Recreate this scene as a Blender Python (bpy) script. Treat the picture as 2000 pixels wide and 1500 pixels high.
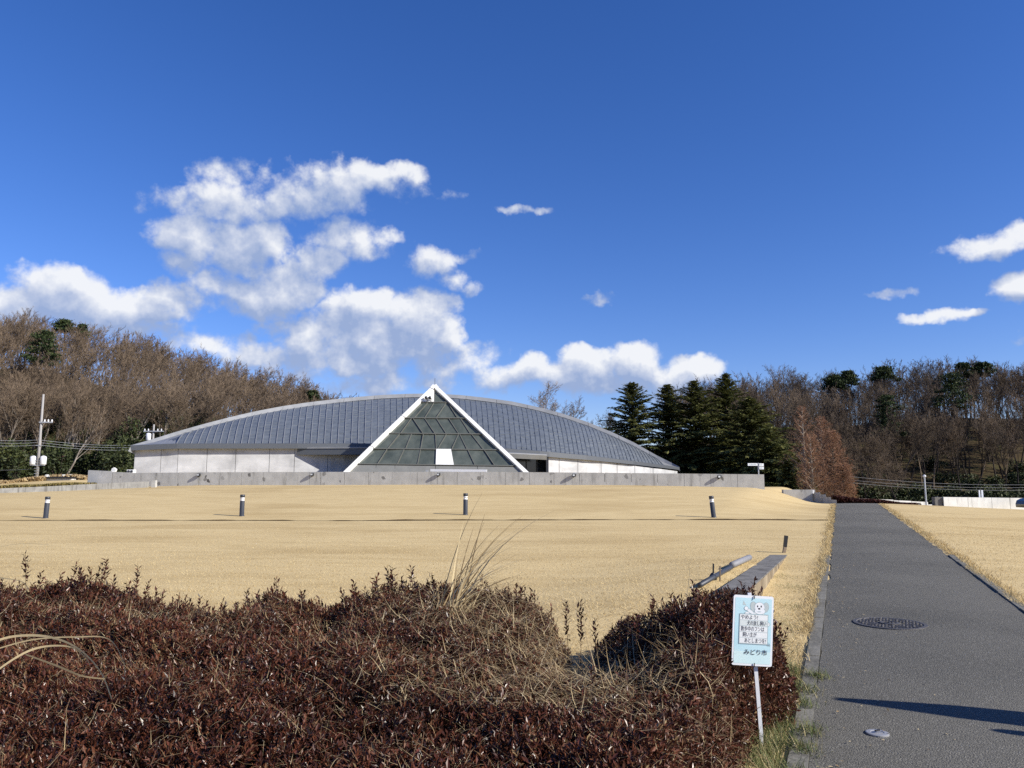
import bpy, math, random
import numpy as np
from mathutils import Vector, Matrix

for _o in list(bpy.data.objects):
    bpy.data.objects.remove(_o)
SC = bpy.context.scene
COL = SC.collection
R = math.radians

# ------------------------------------------------------------------ camera
CAM_H = 1.6
PITCH = math.atan(198 / 1500)
cam_d = bpy.data.cameras.new('camera')
cam_d.sensor_width = 36.0
cam_d.lens = 27.0
cam_d.clip_start = 0.05
cam_d.clip_end = 3000
cam = bpy.data.objects.new('camera', cam_d)
cam.location = (0, 0, CAM_H)
cam.rotation_euler = (math.pi / 2 + PITCH, 0, 0)
COL.objects.link(cam)
SC.camera = cam

# ------------------------------------------------------------------ sun + sky
SUN_EL = R(30.0)
SUN_DIR = Vector((0.911 * math.cos(SUN_EL), -0.412 * math.cos(SUN_EL), math.sin(SUN_EL)))
sun_d = bpy.data.lights.new('sun', 'SUN')
sun_d.energy = 5.0
sun_d.angle = R(0.53)
sun_d.color = (1.0, 0.94, 0.84)
sun = bpy.data.objects.new('sun', sun_d)
sun.rotation_euler = SUN_DIR.to_track_quat('Z', 'Y').to_euler()
sun.location = (40, -20, 60)
COL.objects.link(sun)

SC.view_settings.view_transform = 'Standard'
SC.view_settings.look = 'None'
SC.view_settings.exposure = 0.5
SC.view_settings.gamma = 1.0
SC.view_settings.use_curve_mapping = False
SC.cycles.use_denoising = False
SC.cycles.max_bounces = 6
SC.cycles.diffuse_bounces = 3
SC.cycles.glossy_bounces = 3
SC.cycles.transparent_max_bounces = 6

world = bpy.data.worlds.new('World')
SC.world = world
world.use_nodes = True
world.cycles.sampling_method = 'NONE'


def px_dir(px, py):
    u = (px - 1000) / 1500.0
    v = (750 - py) / 1500.0
    c, s = math.cos(PITCH), math.sin(PITCH)
    return Vector((u, c - s * v, s + c * v))


def at(px, py, Y):
    d = px_dir(px, py)
    t = Y / d.y
    return Vector((d.x * t, Y, CAM_H + d.z * t))


def build_world():
    nt = world.node_tree
    nt.nodes.clear()
    N = nt.nodes.new
    L = nt.links.new
    sky = N('ShaderNodeTexSky')
    sky.sky_type = 'NISHITA'
    sky.sun_disc = False
    sky.sun_elevation = SUN_EL
    sky.sun_rotation = math.atan2(SUN_DIR.x, SUN_DIR.y)
    sky.altitude = 300
    sky.air_density = 1.0
    sky.dust_density = 0.15
    sky.ozone_density = 3.0
    hs = N('ShaderNodeHueSaturation')
    hs.inputs['Hue'].default_value = 0.503
    hs.inputs['Saturation'].default_value = 1.20
    hs.inputs['Value'].default_value = 0.74
    tint = N('ShaderNodeMix'); tint.data_type = 'RGBA'; tint.blend_type = 'MULTIPLY'
    tint.inputs['Factor'].default_value = 1.0
    tint.inputs['B'].default_value = (1.10, 1.07, 1.34, 1)
    L(sky.outputs[0], tint.inputs['A']); L(tint.outputs['Result'], hs.inputs['Color'])
    # --- clouds, laid out over the whole sky as azimuth / elevation
    tc = N('ShaderNodeTexCoord')
    sep = N('ShaderNodeSeparateXYZ')
    L(tc.outputs['Generated'], sep.inputs[0])
    az = N('ShaderNodeMath'); az.operation = 'ARCTAN2'
    L(sep.outputs['X'], az.inputs[0]); L(sep.outputs['Y'], az.inputs[1])
    el = N('ShaderNodeMath'); el.operation = 'ARCSINE'
    L(sep.outputs['Z'], el.inputs[0])
    cmb = N('ShaderNodeCombineXYZ')
    L(az.outputs[0], cmb.inputs[0]); L(el.outputs[0], cmb.inputs[1])

    blobs = [  # px, py, rx, ry, weight
        (10, 600, 120, 42, 1.1), (120, 578, 85, 50, 1.2), (230, 598, 120, 38, 1.15), (335, 592, 72, 36, 1.1), (180, 625, 180, 25, 0.8),
        (440, 345, 55, 32, .5), (355, 385, 60, 22, .4), (470, 400, 110, 45, .85), (570, 385, 80, 45, .8), (650, 370, 110, 50, .95), (745, 355, 95, 32, .85),
        (800, 345, 55, 25, .6), (400, 470, 80, 50, 1.15), (470, 490, 100, 52, 1.2), (545, 475, 42, 46, 1.1), (400, 520, 80, 30, .7),
        (440, 560, 65, 50, .95), (520, 575, 95, 42, 1.05), (600, 565, 55, 40, 1.1), (560, 530, 60, 40, .7),
        (690, 465, 85, 38, .85), (640, 505, 52, 42, .85), (755, 455, 40, 18, .6), (620, 540, 45, 40, .6),
        (840, 500, 60, 36, .7), (895, 492, 60, 14, .45), (880, 535, 55, 26, .6), (925, 562, 34, 18, .5), (885, 380, 35, 14, .35),
        (520, 685, 80, 32, .95), (590, 655, 80, 42, 1.1), (680, 640, 100, 52, 1.15), (720, 600, 90, 42, 1.1), (820, 615, 85, 52, 1.25),
        (760, 665, 130, 50, 1.15), (875, 645, 42, 42, 1.2), (680, 700, 190, 36, .9), (600, 720, 160, 24, .6),
        (880, 715, 90, 40, .6), (930, 690, 75, 30, .5), (970, 740, 70, 30, .6), (800, 745, 140, 26, .6), (700, 755, 120, 20, .5),
        (1060, 735, 80, 38, 1.1), (1140, 715, 85, 40, 1.15), (1250, 712, 85, 40, 1.15), (1345, 728, 85, 30, 1.05), (1200, 755, 200, 28, .85),
        (1910, 482, 62, 24, 1.0), (1950, 470, 50, 26, 1.0), (1975, 560, 55, 26, 1.0), (1795, 624, 42, 16, .8), (1840, 617, 40, 9, .6),
        (1730, 565, 32, 11, .5), (1165, 592, 60, 10, .45), (1035, 412, 58, 10, .42), (395, 665, 55, 22, .75), (1990, 672, 28, 14, .5),
    ]
    specs = []
    for px, py, rx, ry, w in blobs:
        d = px_dir(px, py).normalized()
        specs.append((math.atan2(d.x, d.y), math.asin(d.z), rx / 1500 * 1.06, ry / 1500 * 1.10, w if w > .65 else w + .10))
    rr = random.Random(5)
    for k in range(12):      # the same sort of cloud field goes on round the rest of the sky
        a = rr.uniform(0.85, 2 * math.pi - 0.85)
        e = rr.uniform(0.10, 0.42)
        specs.append((a if a < math.pi else a - 2 * math.pi, e, rr.uniform(.06, .16), rr.uniform(.025, .045), rr.uniform(.6, 1.2)))
    def field_group(gname, specs):
        ng = bpy.data.node_groups.new(gname, 'ShaderNodeTree')
        ng.interface.new_socket('P', in_out='INPUT', socket_type='NodeSocketVector')
        ng.interface.new_socket('F', in_out='OUTPUT', socket_type='NodeSocketFloat')
        gi = ng.nodes.new('NodeGroupInput'); go = ng.nodes.new('NodeGroupOutput')
        GN = ng.nodes.new; GL = ng.links.new
        prev = None
        for a, e, rx, ry, w in specs:
            ma = GN('ShaderNodeVectorMath'); ma.operation = 'MULTIPLY_ADD'
            ma.inputs[1].default_value = (1 / rx, 1 / ry, 0)
            ma.inputs[2].default_value = (-a / rx, -e / ry, 0)
            GL(gi.outputs[0], ma.inputs[0])
            dt = GN('ShaderNodeVectorMath'); dt.operation = 'DOT_PRODUCT'
            GL(ma.outputs[0], dt.inputs[0]); GL(ma.outputs[0], dt.inputs[1])
            m1 = GN('ShaderNodeMath'); m1.operation = 'MULTIPLY_ADD'
            m1.inputs[1].default_value = -0.85 * w
            m1.inputs[2].default_value = w
            GL(dt.outputs['Value'], m1.inputs[0])
            if prev is None:
                prev = m1.outputs[0]
            else:
                mx = GN('ShaderNodeMath'); mx.operation = 'MAXIMUM'
                GL(prev, mx.inputs[0]); GL(m1.outputs[0], mx.inputs[1])
                prev = mx.outputs[0]
        GL(prev, go.inputs[0])
        return ng

    def noise(vec, scale, detail, rough, dist=0.0):
        n = N('ShaderNodeTexNoise')
        n.inputs['Scale'].default_value = scale
        n.inputs['Detail'].default_value = detail
        n.inputs['Roughness'].default_value = rough
        n.inputs['Distortion'].default_value = dist
        L(vec, n.inputs['Vector'])
        return n

    def vm(op, a, b=None, c=None):
        n = N('ShaderNodeVectorMath'); n.operation = op
        for i, v in enumerate((a, b, c)):
            if v is None: continue
            if hasattr(v, 'node'): L(v, n.inputs[i])
            else: n.inputs[i].default_value = v
        return n.outputs[0]

    def mt(op, a, b=None, c=None, clamp=False):
        n = N('ShaderNodeMath'); n.operation = op; n.use_clamp = clamp
        for i, v in enumerate((a, b, c)):
            if v is None: continue
            if hasattr(v, 'node'): L(v, n.inputs[i])
            else: n.inputs[i].default_value = v
        return n.outputs[0]

    G3 = tc.outputs['Generated']
    n1 = noise(G3, 8.0, 3, 0.55)
    w1 = vm('MULTIPLY_ADD', n1.outputs['Color'], (.085, .05, 0), (-.0425, -.025, 0))
    n2 = noise(G3, 40.0, 3, 0.6)
    w2 = vm('MULTIPLY_ADD', n2.outputs['Color'], (.026, .022, 0), (-.013, -.011, 0))
    PW = vm('ADD', vm('ADD', cmb.outputs[0], w1), w2)

    g_all = field_group('cloud_field', specs)
    g_lit = field_group('cloud_field_lit', [q for q in specs if q[4] > .62])

    def grp(tree, P):
        g = N('ShaderNodeGroup'); g.node_tree = tree
        L(P, g.inputs[0])
        return mt('MAXIMUM', g.outputs[0], -.6)

    OFF = (0.014, 0.026)
    n3 = noise(G3, 24.0, 8, 0.58)
    F0 = mt('ADD', grp(g_all, PW), mt('MULTIPLY_ADD', n3.outputs['Fac'], 2.3, -1.18))
    PL = vm('ADD', cmb.outputs[0], w1)
    dG = mt('SUBTRACT', grp(g_lit, PL), grp(g_lit, vm('ADD', PL, (OFF[0], OFF[1], 0))))
    na = noise(G3, 24.0, 4, 0.58)
    nb = noise(vm('ADD', G3, (OFF[0] * .6, 0, OFF[1] * .6)), 24.0, 4, 0.58)
    dN = mt('SUBTRACT', na.outputs['Fac'], nb.outputs['Fac'])
    mask = N('ShaderNodeMapRange'); mask.interpolation_type = 'SMOOTHSTEP'
    mask.inputs['From Min'].default_value = 0.06
    mask.inputs['From Max'].default_value = 0.80
    L(F0, mask.inputs['Value'])
    mask2 = mt('MULTIPLY', mask.outputs[0], 0.95)
    light = mt('ADD', mt('MULTIPLY_ADD', dG, 0.60, 0.30), mt('MULTIPLY', dN, 1.5))
    n4 = noise(tc.outputs['Generated'], 14, 3, .6)
    light2 = mt('ADD', light, mt('MULTIPLY_ADD', n4.outputs['Fac'], .6, -.28), clamp=True)
    ramp = N('ShaderNodeValToRGB')
    ce = ramp.color_ramp.elements
    ce[0].position = 0.12; ce[0].color = (.24, .31, .48, 1)
    ce[1].position = 0.92; ce[1].color = (.665, .675, .695, 1)
    x = ramp.color_ramp.elements.new(0.45); x.color = (.375, .425, .55, 1)
    L(light2, ramp.inputs[0])
    bg1 = N('ShaderNodeBackground'); bg1.inputs['Strength'].default_value = SKY_STRENGTH
    L(hs.outputs[0], bg1.inputs[0])
    bg2 = N('ShaderNodeBackground'); bg2.inputs['Strength'].default_value = 0.98
    L(ramp.outputs[0], bg2.inputs[0])
    mix = N('ShaderNodeMixShader')
    L(mask2, mix.inputs[0]); L(bg1.outputs[0], mix.inputs[1]); L(bg2.outputs[0], mix.inputs[2])
    out = N('ShaderNodeOutputWorld')
    L(mix.outputs[0], out.inputs['Surface'])


SKY_STRENGTH = 0.11
build_world()

# ------------------------------------------------------------------ materials
MATS = {}


def mat(name, cols, scale=5.0, detail=6, nrough=.6, rough=.85, spec=.3, metal=0.0, stretch=(1, 1, 1), bump=0.0, bscale=None, bstretch=None,
        attr=None, attr_mix=0.0, streak=None, speck=None, trans=0.0, coat=0.0):
    m = bpy.data.materials.new(name)
    m.use_nodes = True
    nt = m.node_tree
    N = nt.nodes.new; L = nt.links.new
    b = nt.nodes['Principled BSDF']
    b.inputs['Roughness'].default_value = rough
    b.inputs['Specular IOR Level'].default_value = spec
    b.inputs['Metallic'].default_value = metal
    b.inputs['Coat Weight'].default_value = coat
    tc = N('ShaderNodeTexCoord')
    mp = N('ShaderNodeMapping'); mp.inputs['Scale'].default_value = stretch
    L(tc.outputs['Object'], mp.inputs[0])
    nz = N('ShaderNodeTexNoise')
    nz.inputs['Scale'].default_value = scale; nz.inputs['Detail'].default_value = detail; nz.inputs['Roughness'].default_value = nrough
    L(mp.outputs[0], nz.inputs['Vector'])
    ramp = N('ShaderNodeValToRGB')
    el = ramp.color_ramp.elements
    el[0].position, el[0].color = cols[0][0], (*cols[0][1], 1)
    el[1].position, el[1].color = cols[-1][0], (*cols[-1][1], 1)
    for p, c in cols[1:-1]:
        e = el.new(p); e.color = (*c, 1)
    fac = nz.outputs['Fac']
    if attr:
        a = N('ShaderNodeAttribute'); a.attribute_name = attr
        if attr_mix:
            ma = N('ShaderNodeMath'); ma.operation = 'MULTIPLY_ADD'
            ma.inputs[1].default_value = attr_mix
            L(nz.outputs['Fac'], ma.inputs[0])
            sb = N('ShaderNodeMath'); sb.operation = 'ADD'; sb.inputs[1].default_value = -.5 * attr_mix
            L(a.outputs['Fac'], sb.inputs[0]); L(sb.outputs[0], ma.inputs[2])
            fac = ma.outputs[0]
        else:
            fac = a.outputs['Fac']
    L(fac, ramp.inputs[0])
    colout = ramp.outputs[0]
    if streak:      # (colour, scale, stretch, lo, hi, amount)
        c, s_, st, lo, hi, am = streak
        mp2 = N('ShaderNodeMapping'); mp2.inputs['Scale'].default_value = st
        L(tc.outputs['Object'], mp2.inputs[0])
        n2 = N('ShaderNodeTexNoise'); n2.inputs['Scale'].default_value = s_; n2.inputs['Detail'].default_value = 5
        L(mp2.outputs[0], n2.inputs['Vector'])
        mr = N('ShaderNodeMapRange'); mr.inputs['From Min'].default_value = lo; mr.inputs['From Max'].default_value = hi; mr.inputs['To Max'].default_value = am
        L(n2.outputs['Fac'], mr.inputs['Value'])
        mx = N('ShaderNodeMix'); mx.data_type = 'RGBA'
        mx.inputs['B'].default_value = (*c, 1)
        L(mr.outputs[0], mx.inputs['Factor']); L(colout, mx.inputs['A'])
        colout = mx.outputs['Result']
    if speck:       # (colour, scale, threshold)
        c, s_, th = speck
        vo = N('ShaderNodeTexVoronoi'); vo.inputs['Scale'].default_value = s_
        L(tc.outputs['Object'], vo.inputs['Vector'])
        sp = N('ShaderNodeSeparateColor'); L(vo.outputs['Color'], sp.inputs[0])
        gt = N('ShaderNodeMath'); gt.operation = 'GREATER_THAN'; gt.inputs[1].default_value = th
        L(sp.outputs[0], gt.inputs[0])
        ml = N('ShaderNodeMath'); ml.operation = 'MULTIPLY'; L(gt.outputs[0], ml.inputs[0]); L(sp.outputs[1], ml.inputs[1])
        mx = N('ShaderNodeMix'); mx.data_type = 'RGBA'; mx.inputs['B'].default_value = (*c, 1)
        L(ml.outputs[0], mx.inputs['Factor']); L(colout, mx.inputs['A'])
        colout = mx.outputs['Result']
    L(colout, b.inputs['Base Color'])
    if bump:
        mp3 = N('ShaderNodeMapping'); mp3.inputs['Scale'].default_value = bstretch or stretch
        L(tc.outputs['Object'], mp3.inputs[0])
        nb = N('ShaderNodeTexNoise'); nb.inputs['Scale'].default_value = bscale or scale * 3; nb.inputs['Detail'].default_value = 5
        L(mp3.outputs[0], nb.inputs['Vector'])
        bp = N('ShaderNodeBump'); bp.inputs['Strength'].default_value = min(1, bump); bp.inputs['Distance'].default_value = 0.02 * max(1, bump)
        L(nb.outputs['Fac'], bp.inputs['Height']); L(bp.outputs[0], b.inputs['Normal'])
    if trans:
        tr = N('ShaderNodeBsdfTranslucent'); L(colout, tr.inputs[0])
        ms = N('ShaderNodeMixShader'); ms.inputs[0].default_value = trans
        L(b.outputs[0], ms.inputs[1]); L(tr.outputs[0], ms.inputs[2])
        L(ms.outputs[0], nt.nodes['Material Output'].inputs['Surface'])
    MATS[name] = m
    return m


def plain(name, c, rough=.6, spec=.4, metal=0.0, var=.12, scale=14, **k):
    lo = tuple(x * (1 - var) for x in c); hi = tuple(min(1, x * (1 + var)) for x in c)
    return mat(name, [(.3, lo), (.7, hi)], scale=scale, rough=rough, spec=spec, metal=metal, **k)


mat('lawn', [(.28, (.47, .352, .172)), (.5, (.565, .434, .222)), (.72, (.63, .495, .265))], scale=1.3, detail=10, nrough=.74, rough=.95, spec=.05,
    bump=.5, bscale=40, bstretch=(.6, 1, 1), stretch=(.45, 1.6, 1), streak=((.37, .26, .115), .32, (.5, 1.3, 1), .48, .78, .7))
mat('litter', [(.3, (.035, .026, .014)), (.5, (.075, .055, .030)), (.62, (.050, .058, .022)), (.75, (.10, .075, .042))], scale=.5, detail=12, nrough=.8, rough=1, spec=.05, bump=2, bscale=3)
mat('asphalt', [(.3, (.115, .110, .095)), (.7, (.172, .165, .143))], scale=70, detail=8, nrough=.8, rough=.95, spec=.08, bump=.8, bscale=110,
    speck=((.25, .24, .21), 130, .76), streak=((.085, .083, .074), .35, (1, 1, 1), .44, .70, .75))
mat('concrete', [(.3, (.38, .375, .35)), (.55, (.47, .465, .435)), (.75, (.54, .535, .50))], scale=1.6, detail=9, nrough=.65, rough=.9, spec=.15, bump=.4, bscale=20,
    streak=((.20, .195, .18), 1.1, (3.2, 3.2, .5), .55, .75, .7), speck=((.10, .095, .09), 5.0, .975))
mat('concrete_dark', [(.3, (.13, .125, .115)), (.7, (.23, .222, .205))], scale=3, detail=9, rough=.92, spec=.12, bump=.4, bscale=20,
    streak=((.07, .066, .06), 2.0, (3, 3, .4), .5, .7, .7))
mat('concrete_wall', [(.25, (.34, .345, .35)), (.5, (.47, .475, .48)), (.75, (.60, .605, .61))], scale=.55, detail=9, nrough=.62, rough=.75, spec=.2, bump=.15, bscale=8, stretch=(1, 1, 2.2),
    streak=((.26, .265, .27), .9, (1.4, 1.4, .6), .54, .75, .6))
mat('white_concrete', [(.3, (.42, .42, .40)), (.7, (.56, .56, .54))], scale=1.4, detail=9, rough=.85, spec=.15, bump=.2, bscale=15,
    streak=((.22, .22, .21), 1.6, (2.5, 2.5, .5), .56, .75, .7))
mat('roof_metal', [(.3, (.105, .118, .128)), (.7, (.165, .182, .195))], scale=1.2, detail=8, rough=.5, spec=.35, metal=.12, bump=.9, bscale=2.6, bstretch=(1, 1, 1))
mat('roof_trim', [(.3, (.20, .207, .212)), (.7, (.265, .272, .278))], scale=1.0, detail=7, rough=.5, spec=.4, metal=.1)
plain('fascia', (.105, .115, .128), rough=.55, metal=.3)
plain('white_paint', (.78, .775, .74), rough=.45, var=.05, scale=2, streak=((.5, .48, .43), 2, (1, 1, .5), .6, .8, .5))
plain('mullion', (.12, .122, .105), rough=.55, var=.15)
plain('spandrel', (.20, .20, .18), rough=.5, var=.1, scale=2)
mat('pyramid_glass', [(.3, (.052, .064, .055)), (.7, (.110, .124, .106))], scale=.8, detail=6, rough=.16, spec=.45, stretch=(1.6, 1.6, .35), coat=.1)
mat('dark_glass', [(.3, (.010, .014, .020)), (.7, (.02, .028, .036))], scale=.8, rough=.12, spec=.6)
plain('dark_metal', (.055, .060, .070), rough=.5, spec=.4, metal=.3)
plain('black_metal', (.018, .018, .020), rough=.45, spec=.45)
plain('galvanised', (.45, .47, .49), rough=.45, spec=.5, metal=.4)
plain('lamp_white', (.72, .73, .74), rough=.35, var=.05)
plain('pipe_grey', (.22, .22, .23), rough=.6)
plain('pole_concrete', (.31, .30, .285), rough=.8)
plain('sign_white', (.82, .84, .85), rough=.35, var=.03)
mat('sign_blue', [(.3, (.44, .68, .75)), (.7, (.58, .79, .83))], scale=4, rough=.35)
mat('sign_pale', [(.3, (.58, .78, .78)), (.7, (.66, .83, .82))], scale=6, rough=.35)
plain('sign_panel', (.80, .82, .80), rough=.4, var=.03)
plain('sign_grey', (.50, .56, .55), rough=.4, var=.03)
plain('sign_line', (.33, .43, .45), rough=.5, var=.03)
plain('ink', (.045, .045, .06), rough=.5, var=.05)
mat('wall_face', [(.3, (.17, .13, .085)), (.7, (.34, .29, .21))], scale=2.5, detail=8, rough=.95, spec=.05, stretch=(2.5, 2.5, .5), bump=.5, streak=((.10, .075, .05), 3, (3, 3, .3), .5, .7, .6))
mat('concrete_mid', [(.3, (.22, .215, .20)), (.7, (.34, .335, .31))], scale=2, detail=9, rough=.92, spec=.1, bump=.4, bscale=20, streak=((.12, .115, .105), 2.0, (3, 3, .4), .5, .7, .7))
mat('kerb_concrete', [(.3, (.13, .125, .108)), (.7, (.22, .212, .185))], scale=4, detail=9, rough=.95, spec=.05, bump=.5, bscale=25, streak=((.09, .085, .07), 3, (1, 1, 1), .5, .75, .6))
mat('wood', [(.3, (.16, .12, .08)), (.7, (.27, .21, .15))], scale=6, rough=.85, stretch=(4, 4, .5), bump=.3)
mat('soil', [(.3, (.055, .036, .018)), (.7, (.15, .10, .05))], scale=6, detail=8, rough=1, spec=.05, bump=1)
mat('bark', [(.3, (.065, .052, .042)), (.7, (.17, .145, .12))], scale=2.0, detail=8, rough=.95, spec=.08, stretch=(3, 3, .6), bump=.8, bscale=8)
mat('bark_pale', [(.3, (.17, .14, .115)), (.7, (.34, .30, .25))], scale=2.0, detail=8, rough=.95, spec=.08, stretch=(3, 3, .6), bump=.6, bscale=8)
mat('bark_dark', [(.3, (.022, .018, .016)), (.7, (.075, .062, .054))], scale=2.0, detail=8, rough=.95, spec=.08, stretch=(3, 3, .6), bump=.6, bscale=8)
plain('twig_brown', (.162, .122, .086), rough=.95, spec=.05, var=.35, scale=.25)
plain('twig_grey', (.122, .095, .070), rough=.95, spec=.05, var=.4, scale=.25)
plain('twig_pale', (.27, .225, .19), rough=.95, spec=.05, var=.3, scale=.25)
plain('twig_red', (.27, .155, .098), rough=.95, spec=.05, var=.35, scale=.5)
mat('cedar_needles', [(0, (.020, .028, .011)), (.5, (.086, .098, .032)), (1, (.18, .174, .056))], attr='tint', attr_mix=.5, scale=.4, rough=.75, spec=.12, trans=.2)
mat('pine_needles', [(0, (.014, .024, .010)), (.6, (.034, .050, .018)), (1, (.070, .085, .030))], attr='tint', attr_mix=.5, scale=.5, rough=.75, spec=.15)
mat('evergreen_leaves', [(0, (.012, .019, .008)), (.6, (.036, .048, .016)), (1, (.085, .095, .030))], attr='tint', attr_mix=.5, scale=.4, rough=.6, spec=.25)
mat('azalea_leaves', [(0, (.014, .005, .003)), (.36, (.058, .020, .011)), (.64, (.118, .038, .020)), (.80, (.155, .068, .036)), (.92, (.15, .085, .045)), (1, (.26, .18, .09))],
    attr='tint', attr_mix=.5, scale=1.6, rough=.33, spec=.32, trans=.12)
mat('azalea_stems', [(.3, (.075, .042, .026)), (.7, (.16, .10, .062))], scale=8, rough=.9, spec=.1)
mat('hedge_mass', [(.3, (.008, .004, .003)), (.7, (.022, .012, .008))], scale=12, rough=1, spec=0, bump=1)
mat('straw', [(0, (.10, .055, .028)), (.22, (.22, .145, .07)), (.5, (.42, .31, .16)), (1, (.66, .54, .32))], attr='tint', attr_mix=.25, scale=4, rough=.7, spec=.2, trans=.15)
mat('lawn_blades', [(0, (.33, .235, .105)), (.5, (.55, .422, .208)), (1, (.69, .56, .31))], attr='tint', attr_mix=.3, scale=1.0, rough=.85, spec=.1, trans=.15)
mat('green_blades', [(0, (.05, .085, .025)), (.45, (.13, .16, .05)), (.75, (.30, .26, .11)), (1, (.55, .45, .24))], attr='tint', attr_mix=.2, scale=3, rough=.6, spec=.25, trans=.15)
mat('far_azalea', [(0, (.022, .007, .006)), (1, (.08, .022, .016))], attr='tint', scale=2, rough=.7, spec=.2)
mat('reed_hedge', [(0, (.07, .07, .02)), (.6, (.20, .16, .06)), (1, (.38, .28, .12))], attr='tint', scale=2, rough=.8, spec=.15)
mat('iron', [(.3, (.085, .080, .076)), (.7, (.14, .132, .126))], scale=40, rough=.6, spec=.4, metal=.4, bump=.4)
plain('steel', (.34, .34, .34), rough=.45, spec=.4, metal=.3)
plain('car_paint', (.010, .010, .012), rough=.18, spec=.6, var=.05, coat=.6)
plain('tyre', (.012, .012, .012), rough=.9, spec=.2)
plain('terracotta_bed', (.16, .11, .07), rough=.95)


# ------------------------------------------------------------------ mesh helpers
def root_loc(o):
    v = Vector((0, 0, 0))
    while o is not None:
        v += o.location; o = o.parent
    return v


def link(name, data, parent=None):
    o = bpy.data.objects.new(name, data)
    COL.objects.link(o)
    if parent is not None:
        o.parent = parent
    return o


def tag(o, label=None, cat=None, group=None, kind=None):
    if label: o['label'] = label
    if cat: o['category'] = cat
    if group: o['group'] = group
    if kind: o['kind'] = kind
    return o


def thing(name, label, cat, loc=(0, 0, 0), group=None):
    o = bpy.data.objects.new(name, None)
    COL.objects.link(o)
    o.location = loc
    o.empty_display_size = .2
    return tag(o, label, cat, group)


class MB:
    def __init__(self):
        self.v = []; self.f = []

    def quad(self, a, b, c, d):
        n = len(self.v); self.v += [tuple(a), tuple(b), tuple(c), tuple(d)]; self.f.append((n, n + 1, n + 2, n + 3)); return self

    def poly(self, pts):
        n = len(self.v); self.v += [tuple(p) for p in pts]; self.f.append(tuple(range(n, n + len(pts)))); return self

    def prism(self, pts, off):
        """closed solid: polygon pts extruded by vector off"""
        n = len(self.v); k = len(pts); off = Vector(off)
        self.v += [tuple(p) for p in pts] + [tuple(Vector(p) + off) for p in pts]
        self.f.append(tuple(range(n, n + k))); self.f.append(tuple(range(n + 2 * k - 1, n + k - 1, -1)))
        for i in range(k):
            j = (i + 1) % k
            self.f.append((n + j, n + i, n + k + i, n + k + j))
        return self

    def box(self, c, s, rz=0.0):
        x, y, z = s[0] / 2, s[1] / 2, s[2] / 2
        ca, sa = math.cos(rz), math.sin(rz)
        n = len(self.v)
        for dz in (-z, z):
            for dx, dy in ((-x, -y), (x, -y), (x, y), (-x, y)):
                self.v.append((c[0] + dx * ca - dy * sa, c[1] + dx * sa + dy * ca, c[2] + dz))
        for f in ((0, 3, 2, 1), (4, 5, 6, 7), (0, 1, 5, 4), (1, 2, 6, 5), (2, 3, 7, 6), (3, 0, 4, 7)):
            self.f.append(tuple(n + i for i in f))
        return self

    def bar(self, a, b, w, h, up=(0, 0, 1)):
        """box bar from a to b, width w across, h along the 'up' hint"""
        a, b = Vector(a), Vector(b)
        d = (b - a).normalized()
        s = d.cross(Vector(up)).normalized() * (w / 2)
        u = s.cross(d).normalized() * (h / 2)
        n = len(self.v)
        for p in (a, b):
            for q in (-s - u, s - u, s + u, -s + u):
                self.v.append(tuple(p + q))
        for f in ((0, 1, 2, 3), (7, 6, 5, 4), (0, 4, 5, 1), (1, 5, 6, 2), (2, 6, 7, 3), (3, 7, 4, 0)):
            self.f.append(tuple(n + i for i in f))
        return self

    def tube(self, pts, rad, k=8, cap=True):
        pts = [Vector(p) for p in pts]
        if not hasattr(rad, '__len__'): rad = [rad] * len(pts)
        n = len(self.v)
        for i, p in enumerate(pts):
            d = (pts[min(i + 1, len(pts) - 1)] - pts[max(i - 1, 0)]).normalized()
            s = d.cross(Vector((0, 0, 1)))
            if s.length < 1e-3: s = d.cross(Vector((1, 0, 0)))
            s.normalize(); u = s.cross(d)
            for j in range(k):
                a = 2 * math.pi * j / k
                self.v.append(tuple(p + (s * math.cos(a) + u * math.sin(a)) * rad[i]))
        for i in range(len(pts) - 1):
            for j in range(k):
                self.f.append((n + i * k + j, n + i * k + (j + 1) % k, n + (i + 1) * k + (j + 1) % k, n + (i + 1) * k + j))
        if cap:
            self.f.append(tuple(n + j for j in range(k - 1, -1, -1)))
            m = n + (len(pts) - 1) * k
            self.f.append(tuple(m + j for j in range(k)))
        return self

    def lathe(self, c, prof, k=14, ax=None):
        """prof: list of (r, z) around vertical axis at c"""
        n = len(self.v)
        for r, z in prof:
            for j in range(k):
                a = 2 * math.pi * j / k
                self.v.append((c[0] + r * math.cos(a), c[1] + r * math.sin(a), c[2] + z))
        for i in range(len(prof) - 1):
            for j in range(k):
                self.f.append((n + i * k + j, n + i * k + (j + 1) % k, n + (i + 1) * k + (j + 1) % k, n + (i + 1) * k + j))
        self.f.append(tuple(n + j for j in range(k - 1, -1, -1)))
        m = n + (len(prof) - 1) * k
        self.f.append(tuple(m + j for j in range(k)))
        return self

    def build(self, name, material, parent=None, smooth=False):
        off = root_loc(parent) if parent is not None else Vector((0, 0, 0))
        me = bpy.data.meshes.new(name)
        me.from_pydata([(x - off.x, y - off.y, z - off.z) for x, y, z in self.v], [], self.f)
        me.materials.append(MATS[material])
        if smooth:
            me.polygons.foreach_set('use_smooth', [True] * len(me.polygons))
        me.update()
        return link(name, me, parent)


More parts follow.
